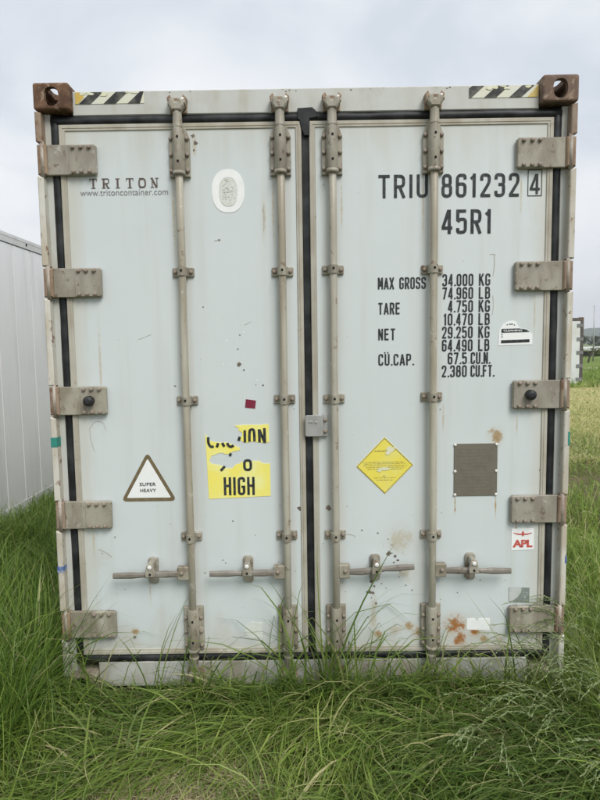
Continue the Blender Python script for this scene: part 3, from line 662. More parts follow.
    for q in ((x0, x1, z0, z0+w), (x0, x1, z1-w, z1), (x0, x0+w, z0+w, z1-w), (x1-w, x1, z0+w, z1-w)): b.poly([(q[0], q[2]), (q[1], q[2]), (q[1], q[3]), (q[0], q[3])], Y1)
    b.build('lettering_box', 'ink', BOX)
    words('45R1', 0.622, 0.850, 2.214, 2.324, 0.130, 'black size code 45R1')
    for s, xr, zc in (('MAX GROSS', 0.548, 1.993), ('TARE', 0.429, 1.877), ('NET', 0.406, 1.757), ('CU.CAP.', 0.493, 1.638)):
        words(s, 0.328, xr, zc-0.027, zc+0.027, 0.135, 'black words '+s)
    b = MB(); b.poly(ellipse(0.358, 1.671, .0035, .004, 10), Y1); b.poly(ellipse(0.372, 1.671, .0035, .004, 10), Y1); b.build('lettering_dots', 'ink', BOX)
    rows = [('34.000', 'KG', .627), ('74.960', 'LB', .627), ('4.750', 'KG', .654), ('10.470', 'LB', .634), ('29.250', 'KG', .627), ('64.490', 'LB', .627), ('67.5', 'CU.N.', .655), ('2.380', 'CU.FT.', .627)]
    for k, (a, u, x0) in enumerate(rows):
        zc = 2.004-0.0606*k; h = 0.0275
        words(a, x0, 0.769 if k < 6 else 0.743, zc-h, zc+h, 0.135, 'black figures '+a)
        if k < 6: words(u, 0.797, 0.848, zc-h, zc+h, 0.135, 'black unit '+u)
        else: words(u, 0.763, 0.852 if k == 6 else 0.872, zc-h, zc+h, 0.135, 'black unit '+u)
    # worn oval emblem
    b = MB(); b.poly(ellipse(-0.361, 2.423, 0.075, 0.097, 48, 2.3), Y1, 0.0005); ov = b.build('oval_sticker', 'white', BOX)
    b = MB(); b.poly(ellipse(-0.360, 2.420, 0.040, 0.064, 32, 2.4), Y2, -0.0016); b.build('worn_emblem', 'emblem', ov)
    b = MB(); g = random.Random(12); ident = lambda a, c: (a, c)
    ribbon(b, ellipse(-0.360, 2.420, 0.040, 0.064, 32, 2.4), 0.0035, -0.0034, ident, True)
    for k in range(26):
        cx, cz = g.gauss(-0.36, .017), g.gauss(2.42, .028); a = g.choice((1.57, 1.57, 0.0, 0.6, 2.4)); r = g.uniform(.004, .014)
        ribbon(b, [(cx-r*math.cos(a), cz-r*math.sin(a)), (cx+r*math.cos(a), cz+r*math.sin(a))], g.uniform(.0015, .004), -0.0034-.0001*k, ident)
    b.build('emblem_lines', 'emblemline', ov)
    # super heavy triangle
    def tri(cx, cz, w, h, r, n=6):
        A = [(cx-w/2, cz-h/2), (cx+w/2, cz-h/2), (cx, cz+h/2)]; out = []
        return [tuple(v) for v in fillet([(p[0], p[1], r) for p in A], True)]
    b = MB(); b.poly(tri(-0.778, 1.095, 0.268, 0.240, 0.03), Y1, 0.0005); tr = b.build('warning_triangle', 'khaki', BOX)
    b = MB(); b.poly(tri(-0.778, 1.087, 0.212, 0.190, 0.006), Y2, -0.0016); b.build('white_field', 'white', tr)
    font_text('lettering', 'SUPER', -0.820, -0.742, 1.058, 0.017, -0.0042, 'ink', tr, 1.1, 0.02)
    font_text('lettering', 'HEAVY', -0.818, -0.742, 1.028, 0.017, -0.0042, 'ink', tr, 1.1, 0.02)
    # torn caution sticker
    def tz(px, py): return (-0.4965+(px-45)/480*0.304, 0.981+(632-py)/562*0.359)
    def P(pts): return [tz(*p) for p in pts]
    A = P([(262, 76), (350, 72), (430, 74), (521, 70), (523, 205), (508, 206), (495, 213), (468, 207), (440, 206), (410, 199), (385, 200), (352, 207), (330, 204), (312, 192), (306, 170), (322, 150), (318, 128), (288, 108), (300, 100)])
    B = P([(40, 138), (60, 163), (75, 190), (118, 200), (160, 205), (200, 203), (228, 214), (262, 225), (280, 240), (298, 240), (301, 262), (268, 268), (240, 274), (215, 290), (190, 291), (160, 280), (130, 286), (110, 296), (85, 300), (76, 320), (66, 345), (85, 365), (120, 369), (165, 381), (190, 396), (210, 400), (240, 399), (265, 371), (290, 366), (310, 355), (340, 344), (370, 350), (400, 345), (428, 348), (440, 340), (460, 360), (495, 368), (525, 366), (525, 614), (300, 622), (56, 631), (50, 400)])
    b = MB(); b.poly(B, Y1, 0.0005); ca = b.build('caution_sticker', 'yellow', BOX); ca['label'] = 'torn yellow sticker reading HIGH'
    b = MB(); b.poly(A, Y1, 0.0005); b.build('torn_piece', 'yellow', ca)
    b = MB(); idt = lambda a, c: (a, c); W = 0.0125
    for pts, cl in (([(64, 160), (63, 205, .3), (80, 235, .3), (104, 232)], 0), ([(138, 206), (127, 238)], 0), ([(168, 205), (184, 234)], 0), ([(206, 206), (216, 230, .3), (238, 236, .3), (254, 224)], 0),
                    ([(302, 160), (292, 190)], 0), ([(340, 112), (340, 203)], 0), ([(374, 198), (374, 150, .3), (378, 108, .3), (408, 106, .3), (412, 150, .3), (412, 196)], 0), ([(450, 204), (448, 106)], 0), ([(450, 110), (488, 205)], 0), ([(490, 209), (488, 98)], 0),
                    ([(232, 284), (223, 305)], 0), ([(152, 416), (184, 382)], 0)):
        pp = [tz(p[0], p[1])+((0.012,) if len(p) > 2 else ()) for p in pts]
        ribbon(b, pp, W, Y2-0.0001*len(b.f) % 0.001, idt, False)
    oo = [(332, 340), (380, 340), (380, 412), (332, 412)]
    ribbon(b, [tz(*p)+(0.018,) for p in oo], W, Y2, idt, True)
    b.build('lettering', 'ink', ca)
    b = MB(); a0 = tz(174, 604); a1 = tz(404, 466); put_text(b, 'HIGH', a0[0], a1[0], a0[1], a1[1], Y2, 0.135); b.build('lettering', 'ink', ca)
    # maroon square
    b = MB(); b.poly([(-0.306, 1.421), (-0.258, 1.416), (-0.253, 1.454), (-0.301, 1.461)], Y1, 0.0005); b.build('maroon_sticker', 'maroon', BOX)
    # yellow diamond
    D = [(0.357, 0.995), (0.493, 1.135), (0.356, 1.270), (0.220, 1.130)]; cx, cz = 0.3565, 1.1325
    b = MB(); b.poly(D, Y1, 0.0005); di = b.build('diamond_sticker', 'yellow2', BOX)
    b = MB()
    for k in range(4):
        p, q = Vector(D[k]), Vector(D[(k+1) % 4]); c = Vector((cx, cz)); p = c+(p-c)*0.965; q = c+(q-c)*0.965
        ribbon(b, [tuple(p), tuple(q)], 0.0022, Y2-0.0001*k, idt)
    rr = random.Random(3)
    for (px0, px1, py, wt) in ((210, 380, 181, .0030), (110, 470, 276, .0017), (120, 480, 291, .0017), (110, 490, 306, .0017), (135, 470, 321, .0017), (145, 450, 335, .0017), (278, 305, 395, .0022), (205, 395, 411, .0015), (225, 375, 430, .0017)):
        xx = px0
        while xx < px1:
            ww = rr.uniform(10, 38); x2 = min(px1, xx+ww)
            def dz(a, c): return (0.220+(a-50)/492*0.273, 0.995+(550-c)/485*0.275)
            ribbon(b, [dz(xx, py), dz(x2, py)], wt*rr.uniform(.7, 1.1), Y2, idt); xx = x2+rr.uniform(4, 9)
    b.build('fine_print', 'khaki', di)
    b = MB()
    for cx2, cz2, rx2, rz2 in ((0.382, 1.212, .022, .016), (0.372, 1.195, .014, .012), (0.405, 1.219, .009, .006), (0.352, 1.118, .030, .008), (0.331, 1.110, .012, .007)):
        b.poly([(cx2+rx2*rr.uniform(.7, 1.1)*math.cos(t), cz2+rz2*rr.uniform(.7, 1.1)*math.sin(t)) for t in [k*math.pi/8 for k in range(16)]], -0.0038-0.0001*len(b.f))
    b.build('worn_patch', 'worn', di)
    # riveted data plate
    b = MB(); b.plate(0.687, 0.894, 0.980, 1.234, -0.0045, 0.0, 0.003, 0.0015); pl = b.build('data_plate', 'plate', BOX)
    for xx in (0.692, 0.889):
        for zz in (0.987, 1.101, 1.229): link('rivet', RIVET, None, pl, (xx, -0.0045, zz))
    b = MB()
    for k in range(13):
        zz = 1.205-k*0.0165; xx = 0.71
        while xx < 0.865:
            ww = rr.uniform(.012, .04); b.box(xx, min(0.872, xx+ww), -0.0051, -0.0045, zz, zz+0.0032); xx += ww+rr.uniform(.006, .016)
    b.build('embossing', 'plate', pl)
    # carrier logo sticker
    b = MB(); b.poly([(0.968, 0.708), (1.077, 0.711), (1.076, 0.816), (0.968, 0.815)], Y1, 0.0005); ap = b.build('logo_sticker', 'white', BOX); ap['label'] = 'white sticker with red letters APL'
    font_text('lettering', 'APL', 0.974, 1.070, 0.742, 0.038, Y2, 'red', ap, 0.92, 0.045)
    b = MB(); z = 0.790
    b.poly([(0.977, z+0.003), (1.000, z-0.005), (1.013, z-0.006), (1.020, z-0.006), (1.028, z-0.006), (1.044, z-0.005), (1.067, z+0.003), (1.066, z+0.006), (1.040, z+0.001), (1.004, z+0.001), (0.978, z+0.006)], Y2)
    b.poly(ellipse(1.0225, z+0.0005, 0.006, 0.013, 16), Y2-0.0002); b.build('eagle_mark', 'red', ap)
    # cleaning sticker, torn top
    b = MB(); b.poly([(0.892, 1.697), (1.050, 1.700), (1.049, 1.752), (1.034, 1.757), (1.020, 1.771), (1.000, 1.772), (0.985, 1.782), (0.972, 1.808), (0.955, 1.812), (0.935, 1.809), (0.910, 1.795), (0.893, 1.765)], Y1, 0.0005); cs = b.build('cleaning_sticker', 'white', BOX)
    b = MB(); b.poly([(0.904, 1.757), (1.035, 1.759), (1.021, 1.770), (0.985, 1.776), (0.904, 1.775)], Y2); b.poly([(0.903, 1.708), (1.036, 1.711), (1.036, 1.725), (0.903, 1.722)], Y2); b.build('print_band', 'ink', cs)
    font_text('lettering', 'CLEANING', 0.913, 1.000, 1.7665, 0.009, -0.0042, 'white', cs, 1.0, 0.02)
    b = MB()
    for q in ((0.928, 0.934, 1.792), (0.938, 0.958, 1.794), (0.962, 0.968, 1.790), (0.903, 0.911, 1.746), (0.903, 0.911, 1.735)): b.poly([(q[0], q[2]), (q[1], q[2]), (q[1], q[2]+0.005), (q[0], q[2]+0.005)], Y2)
    b.build('fine_print', 'greyink', cs)
    # small white patch, torn grey sticker, faint label remnant
    b = MB(); b.poly([(0.756, 0.312), (0.868, 0.306), (0.871, 0.366), (0.815, 0.369), (0.808, 0.352), (0.795, 0.368), (0.757, 0.368)], Y1, 0.0005); b.build('blank_sticker', 'white', BOX)
    b = MB(); b.poly([(0.962, 0.448), (1.060, 0.444), (1.060, 0.520), (0.962, 0.524)], Y1, 0.0005); gs = b.build('torn_sticker', 'greypatch', BOX)
    b = MB(); b.poly([(0.961, 0.452), (0.978, 0.456), (1.000, 0.470), (1.018, 0.496), (1.022, 0.521), (0.961, 0.525)], Y2); b.build('peeled_corner', 'greypatch2', gs)
    b = MB()
    for k in range(13): b.poly(ellipse(rr.uniform(1.0, 1.055), rr.uniform(.452, .50), rr.uniform(.0015, .0035), rr.uniform(.0015, .003), 7), Y2-0.0001*k)
    b.build('speckle', 'greypatch2', gs)
    b = MB(); b.poly([(-0.33, 0.285), (-0.245, 0.28), (-0.243, 0.36), (-0.30, 0.365), (-0.33, 0.34)], Y1, 0.0005); b.build('faded_sticker', 'emblem', BOX)
    # bare chips in the paint
    chips = [(0.391, 0.702, 3), (0.406, 0.687, 9), (0.42, 0.667, 6), (0.289, 0.563, 10), (0.303, 0.538, 5), (0.279, 0.508, 11), (0.298, 0.503, 7), (0.313, 0.452, 6), (0.273, 0.381, 4), (0.425, 0.582, 3), (0.459, 0.541, 3), (0.488, 0.515, 3), (0.362, 0.527, 3), (0.323, 0.802, 4), (0.372, 0.772, 3), (0.391, 0.742, 3),
      (-0.431, 1.0, 3), (-0.377, 0.871, 3), (-0.43, 0.678, 3), (-0.416, 0.663, 3), (-0.519, 0.614, 3), (-0.492, 1.897, 3), (-0.322, 1.764, 3), (-0.333, 1.699, 3), (-0.33, 1.628, 9), (-0.307, 1.599, 4), (-0.252, 1.528, 2), (-0.219, 1.527, 4), (-0.635, 1.528, 4), (-0.515, 2.67, 8), (-0.507, 2.639, 9), (-0.513, 2.608, 4), (-0.409, 2.203, 4), (0.246, 0.818, 4), (1.099, 1.101, 4), (-0.873, 0.294, 7),
      (0.40, 0.655, 4), (0.375, 0.70, 12), (0.41, 0.63, 4), (0.43, 0.61, 3), (0.29, 0.48, 3), (0.34, 0.55, 3), (0.71, 0.50, 3), (0.82, 0.56, 3), (-0.27, 0.80, 2), (0.63, 0.90, 2), (0.62, 1.40, 3), (-0.95, 0.80, 3), (-0.68, 0.86, 2), (-0.05, 0.93, 12), (0.085, 0.93, 12)]
    b = MB(); wch = MB()
    for k, (x, z, r) in enumerate(chips):
        r = r*0.0011; n = 9
        pts = [(x+r*rr.uniform(.5, 1.5)*math.cos(t), z+r*rr.uniform(.5, 1.3)*math.sin(t)) for t in [j*2*math.pi/n for j in range(n)]]
        b.poly(pts, -0.0012-0.00001*k)
    for k in range(14):
        x, z, r = rr.gauss(-0.33, 0.06), rr.gauss(1.66, 0.10), rr.uniform(.0018, .0042)
        wch.poly([(x+r*rr.uniform(.5, 1.5)*math.cos(t), z+r*rr.uniform(.5, 1.5)*math.sin(t)) for t in [j*2*math.pi/8 for j in range(8)]], -0.0010-0.00001*k)
    for k in range(20):                      # flaking along the top edge of the header
        x, z, r = rr.choice((-.62, -.1, .05, .30, .66, .93))+rr.gauss(0, .07), 2.870-abs(rr.gauss(0, .006)), rr.uniform(.0014, .0036)
        b.poly([(x+r*rr.uniform(.6, 2.2)*math.cos(t), min(2.8685, z+r*rr.uniform(.4, 1.0)*math.sin(t))) for t in [j*2*math.pi/8 for j in range(8)]], -0.0012-0.00001*k)
    for k in range(60):                      # chips round the hinges, brackets and door feet
        x = rr.choice((-1.06, -.95, -.60, -.55, -.14, -.09, .09, .14, .55, .60, .95, 1.06))+rr.gauss(0, .03); z = rr.choice((.30, .42, .55, .70, .9, 1.4, 2.0, 2.45))+rr.gauss(0, .05); r = rr.uniform(.0009, .0024)
        b.poly([(x+r*rr.uniform(.5, 1.6)*math.cos(t), z+r*rr.uniform(.5, 1.6)*math.sin(t)) for t in [j*2*math.pi/7 for j in range(7)]], -0.0012-0.00001*k)
    sc = MB(); idt2 = lambda a, c: (a, c)
    for pts, w in (([(.845, 2.118), (.862, 2.121), (.872, 2.116)], .0022), ([(.866, 2.118), (.868, 2.07), (.862, 2.02)], .0028), ([(.862, 1.93), (.866, 1.88), (.860, 1.84)], .002), ([(-.20, 2.36), (-.198, 2.28), (-.202, 2.24)], .003),
                   ([(-1.05, 1.33), (-1.02, 1.37), (-.98, 1.36), (-.97, 1.32)], .002), ([(-1.05, 1.33), (-1.045, 1.27), (-1.03, 1.22)], .002), ([(-.30, 1.81), (-.27, 1.825)], .0018), ([(-.43, 2.20), (-.40, 2.204)], .003), ([(-1.03, .74), (-.99, .72), (-.97, .70)], .003), ([(.17, .80), (.20, .795), (.215, .787)], .003), ([(.75, 1.62), (.79, 1.61)], .0015), ([(-.80, 1.75), (-.74, 1.772)], .0015)):
        ribbon(sc, [(p[0], p[1], .02) for p in pts], w, -0.0013, idt2)
    o = sc.build('scratches', 'scratch', BOX); o['kind'] = 'stuff'
    o = b.build('paint_chips', 'chip', BOX); o['kind'] = 'stuff'; o = wch.build('paint_scratches', 'whitechip', BOX); o['kind'] = 'stuff'
build_decals()

# ------------------------------------------------------------------ neighbouring containers
MT['farpost'] = weathered('far_dark_post', (0.085, 0.075, 0.07), (0.05, 0.04, 0.035), scale=4)
MT['farhinge'] = weathered('far_hinge', (0.17, 0.18, 0.19), (0.12, 0.12, 0.12), scale=4)
MT['whiterail'] = weathered('white_rail', (0.66, 0.67, 0.66), (0.52, 0.51, 0.47), dirt_amt=(.5, .8), rust_amt=(.72, .8), scale=4)
MT['fardoor'] = weathered('far_door_paint', (0.60, 0.64, 0.65), (0.50, 0.51, 0.49), rust_amt=(.68, .78), scale=3)
def other_container(label, X, Y, Z, dark, panels, length=12.19):
    root = thing('shipping_container', label, 'container', (X, Y, Z))
    pm, hm = ('farpost', 'farhinge') if dark else ('whiterail', 'hardware')
    b = MB(); b.box(-1.185, 1.185, 0.08, length-0.08, 0.16, 2.82); b.build('body', 'sidewall', root)
    b = MB(); b.box(-1.195, 1.195, 0.1, length-0.1, 2.821, 2.866); b.build('roof', 'whiterail', root)
    for s in (-1, 1):
        xs = sorted((s*1.10, s*1.2165))
        b = MB(); b.box(xs[0], xs[1], 0.18, length-0.18, 2.800, 2.86); b.build('top_rail', 'whiterail', root)
        b = MB(); xs2 = sorted((s*1.10, s*1.219)); b.box(xs2[0], xs2[1], 0.18, length-0.18, 2.861, 2.893); b.build('top_rail_cap', 'whiterail', root)
        b = MB(); b.box(xs[0], xs[1], 0.18, length-0.18, 0.02, 0.158); b.build('bottom_rail', 'sidewall', root)
        if panels and s > 0:
            n = int((length-0.36)/0.372); wv = (length-0.36)/n
            for k in range(n):
                b = MB(); y0 = 0.18+k*wv
                # shallow pan with sloping edges, 6 mm joints
                b.add([(1.186, y0+0.005, 0.16), (1.186, y0+wv-0.005, 0.16), (1.186, y0+wv-0.005, 2.799), (1.186, y0+0.005, 2.799),
                       (1.2085, y0+0.009, 0.162), (1.2085, y0+wv-0.009, 0.162), (1.2085, y0+wv-0.009, 2.790), (1.2085, y0+0.009, 2.790)],
                      [(4, 5, 6, 7), (0, 1, 5, 4), (1, 2, 6, 5), (2, 3, 7, 6), (3, 0, 4, 7)]); b.build('side_panel', 'sidewall', root)
                if k % 5 == 3: link('rivet', RIVETBIG, None, root, (1.2165, y0+0.3, 2.84))
        for (ya, yb) in ((0.0, 0.15), (length-0.15, length)):
            xs3 = sorted((s*1.10, s*1.214)); b = MB(); b.box(xs3[0], xs3[1], ya+0.006, yb-0.006, 0.118, 2.778); b.build('corner_post', pm, root)
        for sy, y in ((1, 0.0), (-1, length)):
            for sz, z in ((1, 2.778), (-1, 0.118)):
                link('corner_casting', cast_variant(-s, sy, sz), 'casting', root, (s*1.2195, y, z))
        x0, x1 = sorted((s*0.012, s*1.085)); b = MB(); b.plate(x0, x1, 0.19, 2.74, 0.012, 0.09, 0.004, 0.004, 2); d = b.build('door', 'fardoor', root)
        for z in (2.56, 2.01, 1.46, 0.91, 0.36):
            b = MB(); xs4 = sorted((s*0.955, s*1.2165)); b.plate(xs4[0], xs4[1], z-0.07, z+0.07, -0.012, 0.010, 0.006, 0.003); b.build('hinge', hm, root)
        for x in (s*0.117, s*0.577):
            b = MB(); b.tube([(x, -0.02, 0.08), (x, -0.02, 2.82)], 0.019, 10); b.build('lock_rod', 'rod', root)
    b = MB(); b.box(-1.057, 1.057, 0.004, 0.12, 2.76, 2.872); b.build('header', pm if dark else 'whiterail', root)
    b = MB(); b.box(-1.057, 1.057, 0.004, 0.12, 0.03, 0.17); b.build('sill', pm if dark else 'whiterail', root)
    return root
RIVETBIG = MB().tube([(0, 0, 0), (0.006, 0, 0)], 0.014, 10).mesh('rivet'); RIVETBIG.materials.append(MT['dark'])
other_container('container with panelled silver grey side and white top rail at left edge', -2.95-1.219, 0.15, -0.02, False, True)
far = other_container('small distant white container with dark corner post and dark hinges', 11.50-1.219, 22.0, -0.19, True, False)
far.rotation_euler = (0, 0, math.radians(-3))

# ------------------------------------------------------------------ far field: shed, pole, trees, shrubs
def make_shed():
    r = thing('farm_shed', 'long low farm shed with pale roof beyond the field', 'shed', (100, 200, -3.6))
    b = MB(); b.add([(-46, -1.5, 2.25), (46, -1.5, 2.25), (46, 9, 3.2), (-46, 9, 3.2), (-46, -1.5, 3.1), (46, -1.5, 3.1), (46, 9, 3.6), (-46, 9, 3.6)],
        [(0, 1, 5, 4), (4, 5, 6, 7), (1, 2, 6, 5), (0, 4, 7, 3), (3, 7, 6, 2), (0, 3, 2, 1)]); b.build('roof', 'frame', r)
    b = MB(); b.box(-45, 45, 6, 6.3, 0, 3.4); b.build('wall', flat('shed_wall', (0.06, 0.065, 0.075), None, 0.8, 2), r)
    for k in range(16):
        b = MB(); x = -45+6*k; b.box(x-0.12, x+0.12, -0.6, -0.36, 0, 2.6); b.build('post', 'galv', r)
make_shed()
def make_pole():
    r = thing('utility_pole', 'thin grey metal pole standing far across the field', 'pole', (30.25, 60, float(terrain(30.25, 60))-0.1))
    b = MB(); b.tube([(0, 0, 0), (0, 0, 3), (0, 0, 5.75)], [0.075, 0.062, 0.045], 10); b.build('shaft', 'galv', r)
    b = MB(); b.tube([(0, 0, 5.75), (0, 0, 5.80), (0, 0, 5.83)], [0.055, 0.055, 0.02], 10); b.build('cap', 'galv', r)
make_pole()
def leaf_material(name, a, b, tr=0.3):
    M = Mat(name, 0.6, 0.25)
    g = M.N.new('ShaderNodeNewGeometry')
    c = M.mix(g.outputs['Random Per Island'], a, b); M.color(c)
    t = M.N.new('ShaderNodeBsdfTranslucent'); M.L.new(c, t.inputs[0]); mx = M.N.new('ShaderNodeMixShader'); mx.inputs[0].default_value = tr
    out = M.N['Material Output']; M.L.new(M.b.outputs[0], mx.inputs[1]); M.L.new(t.outputs[0], mx.inputs[2]); M.L.new(mx.outputs[0], out.inputs[0])
    return M.m
MT['leaf1'] = leaf_material('olive_leaves', (0.028, 0.045, 0.018), (0.075, 0.09, 0.035))
MT['leaf2'] = leaf_material('shrub_leaves', (0.06, 0.085, 0.03), (0.14, 0.16, 0.06))
MT['bark'] = flat('bark', (0.07, 0.055, 0.042), None, 0.9, 8)
def crown_mesh(seed, n, lobes, size):
    g = np.random.default_rng(seed); c = []
    cen = [(g.normal(0, .55), g.normal(0, .55), g.uniform(-.35, .75)) for _ in range(lobes)]; rad = g.uniform(.28, .52, lobes)
    v = []; f = []
    for k in range(n):
        i = g.integers(lobes); d = g.normal(size=3); d /= np.linalg.norm(d); p = np.array(cen[i])+d*rad[i]*g.uniform(.55, 1.05)
        a = g.normal(size=3); a /= np.linalg.norm(a); b = np.cross(a, d); b /= (np.linalg.norm(b)+1e-6)
        s = size*g.uniform(.6, 1.3); o = len(v)
        v += [p-a*s, p+b*s*.6, p+a*s, p-b*s*.6]; f.append((o, o+1, o+2, o+3))
    me = bpy.data.meshes.new('crown'); me.from_pydata([tuple(q) for q in v], [], f); return me
CROWNS = [crown_mesh(s, 900, 11, 0.085) for s in (1, 2, 3, 4)]
for m in CROWNS: m.materials.append(MT['leaf1'])
SHR = [crown_mesh(s, 420, 8, 0.10) for s in (5, 6, 7)]
for m in SHR: m.materials.append(MT['leaf2'])
def trunk(r, h, w, bend, limbs, mat='bark'):
    b = MB(); b.tube([(0, 0, -0.2), (bend*.3, 0, h*.35), (bend, 0, h*.7), (bend*1.3, .1*h, h)], [w, w*.8, w*.6, w*.3], 8)
    for k in range(limbs):
        a = k*2.4; b.tube([(bend*.6, 0, h*.5), (bend*.6+math.cos(a)*h*.2, math.sin(a)*h*.2, h*.8), (bend*.6+math.cos(a)*h*.35, math.sin(a)*h*.35, h*1.05)], [w*.45, w*.3, w*.12], 6)
    return b.build('trunk', mat, r)
ords = ['first', 'second', 'third', 'fourth', 'fifth', 'sixth', 'seventh', 'eighth', 'ninth', 'tenth', 'eleventh', 'twelfth', 'thirteenth', 'fourteenth']
tx = [92, 98, 103.5, 109, 114, 119, 123.5, 128, 133.5, 139, 146, 153, 161, 170]
for i, x in enumerate(tx):
    h = 9.0+1.4*math.sin(i*1.7)+random.uniform(-.5, .7); y = 262+random.uniform(-8, 8)
    t = thing('tree', 'dark round tree behind the low shed, %s of the treeline from its left end' % ords[i], 'tree', (x, y, -3.7), 'treeline behind the shed')
    trunk(t, h*.55, .22, random.uniform(-.4, .4), 4)
    o = link('crown', CROWNS[i % 4], None, t, (0, 0, h*.60)); o.scale = (h*.42, h*.42, h*.40); o.rotation_euler = (0, 0, i*1.3)
sx = [(24.2, 57), (26.5, 64), (28.2, 58.5), (30.8, 66), (32.8, 61), (35.5, 68), (38.5, 60), (22.5, 66)]
for i, (x, y) in enumerate(sx):
    z = float(terrain(x, y)); h = random.uniform(0.9, 1.5)
    t = thing('shrub', 'olive green field shrub beyond the distant white container, %s of the row' % ords[i], 'shrub', (x, y, z), 'shrubs along the far field edge')
    trunk(t, h*.5, .05, .1, 3)
    o = link('crown', SHR[i % 3], None, t, (0, 0, h*.55)); o.scale = (h*.95, h*.95, h*.5); o.rotation_euler = (0, 0, i*2.1)
def make_vine():
    x, y = 26.9, 54.0; t = thing('bare_vine', 'dark bare crooked vine stump in front of the far shrubs', 'vine', (x, y, float(terrain(x, y))))
    b = MB(); b.tube([(0, 0, -.1), (.08, 0, .4), (.32, 0, .75), (.38, .05, 1.15), (.52, 0, 1.5)], [.09, .08, .07, .06, .03], 8); b.build('trunk', 'bark', t)
    b = MB(); b.tube([(.1, 0, .5), (-.1, 0, .85), (-.16, 0, 1.2)], [.05, .04, .015], 7); b.build('branch', 'bark', t)
make_vine()

# ------------------------------------------------------------------ grass
def grass_material(name, lo, hi, dry, tr=0.35, rough=0.42, spec=0.35):
    M = Mat(name, rough, spec)
    a = M.N.new('ShaderNodeAttribute'); a.attribute_name = 'tint'; d = M.N.new('ShaderNodeAttribute'); d.attribute_name = 'dry'
    c = M.mix(a.outputs['Fac'], lo, hi); c = M.mix(d.outputs['Fac'], c, dry); M.color(c)
    t = M.N.new('ShaderNodeBsdfTranslucent'); M.L.new(c, t.inputs[0]); mx = M.N.new('ShaderNodeMixShader'); mx.inputs[0].default_value = tr
    M.L.new(M.b.outputs[0], mx.inputs[1]); M.L.new(t.outputs[0], mx.inputs[2]); M.L.new(mx.outputs[0], M.N['Material Output'].inputs[0])
    return M.m
MT['grass'] = grass_material('meadow_grass', (0.062, 0.140, 0.016), (0.300, 0.415, 0.075), (0.58, 0.53, 0.28), 0.40, 0.45, 0.34)
MT['straw'] = grass_material('dry_straw', (0.30, 0.24, 0.13), (0.46, 0.39, 0.24), (0.5, 0.45, 0.3), 0.15, 0.6)
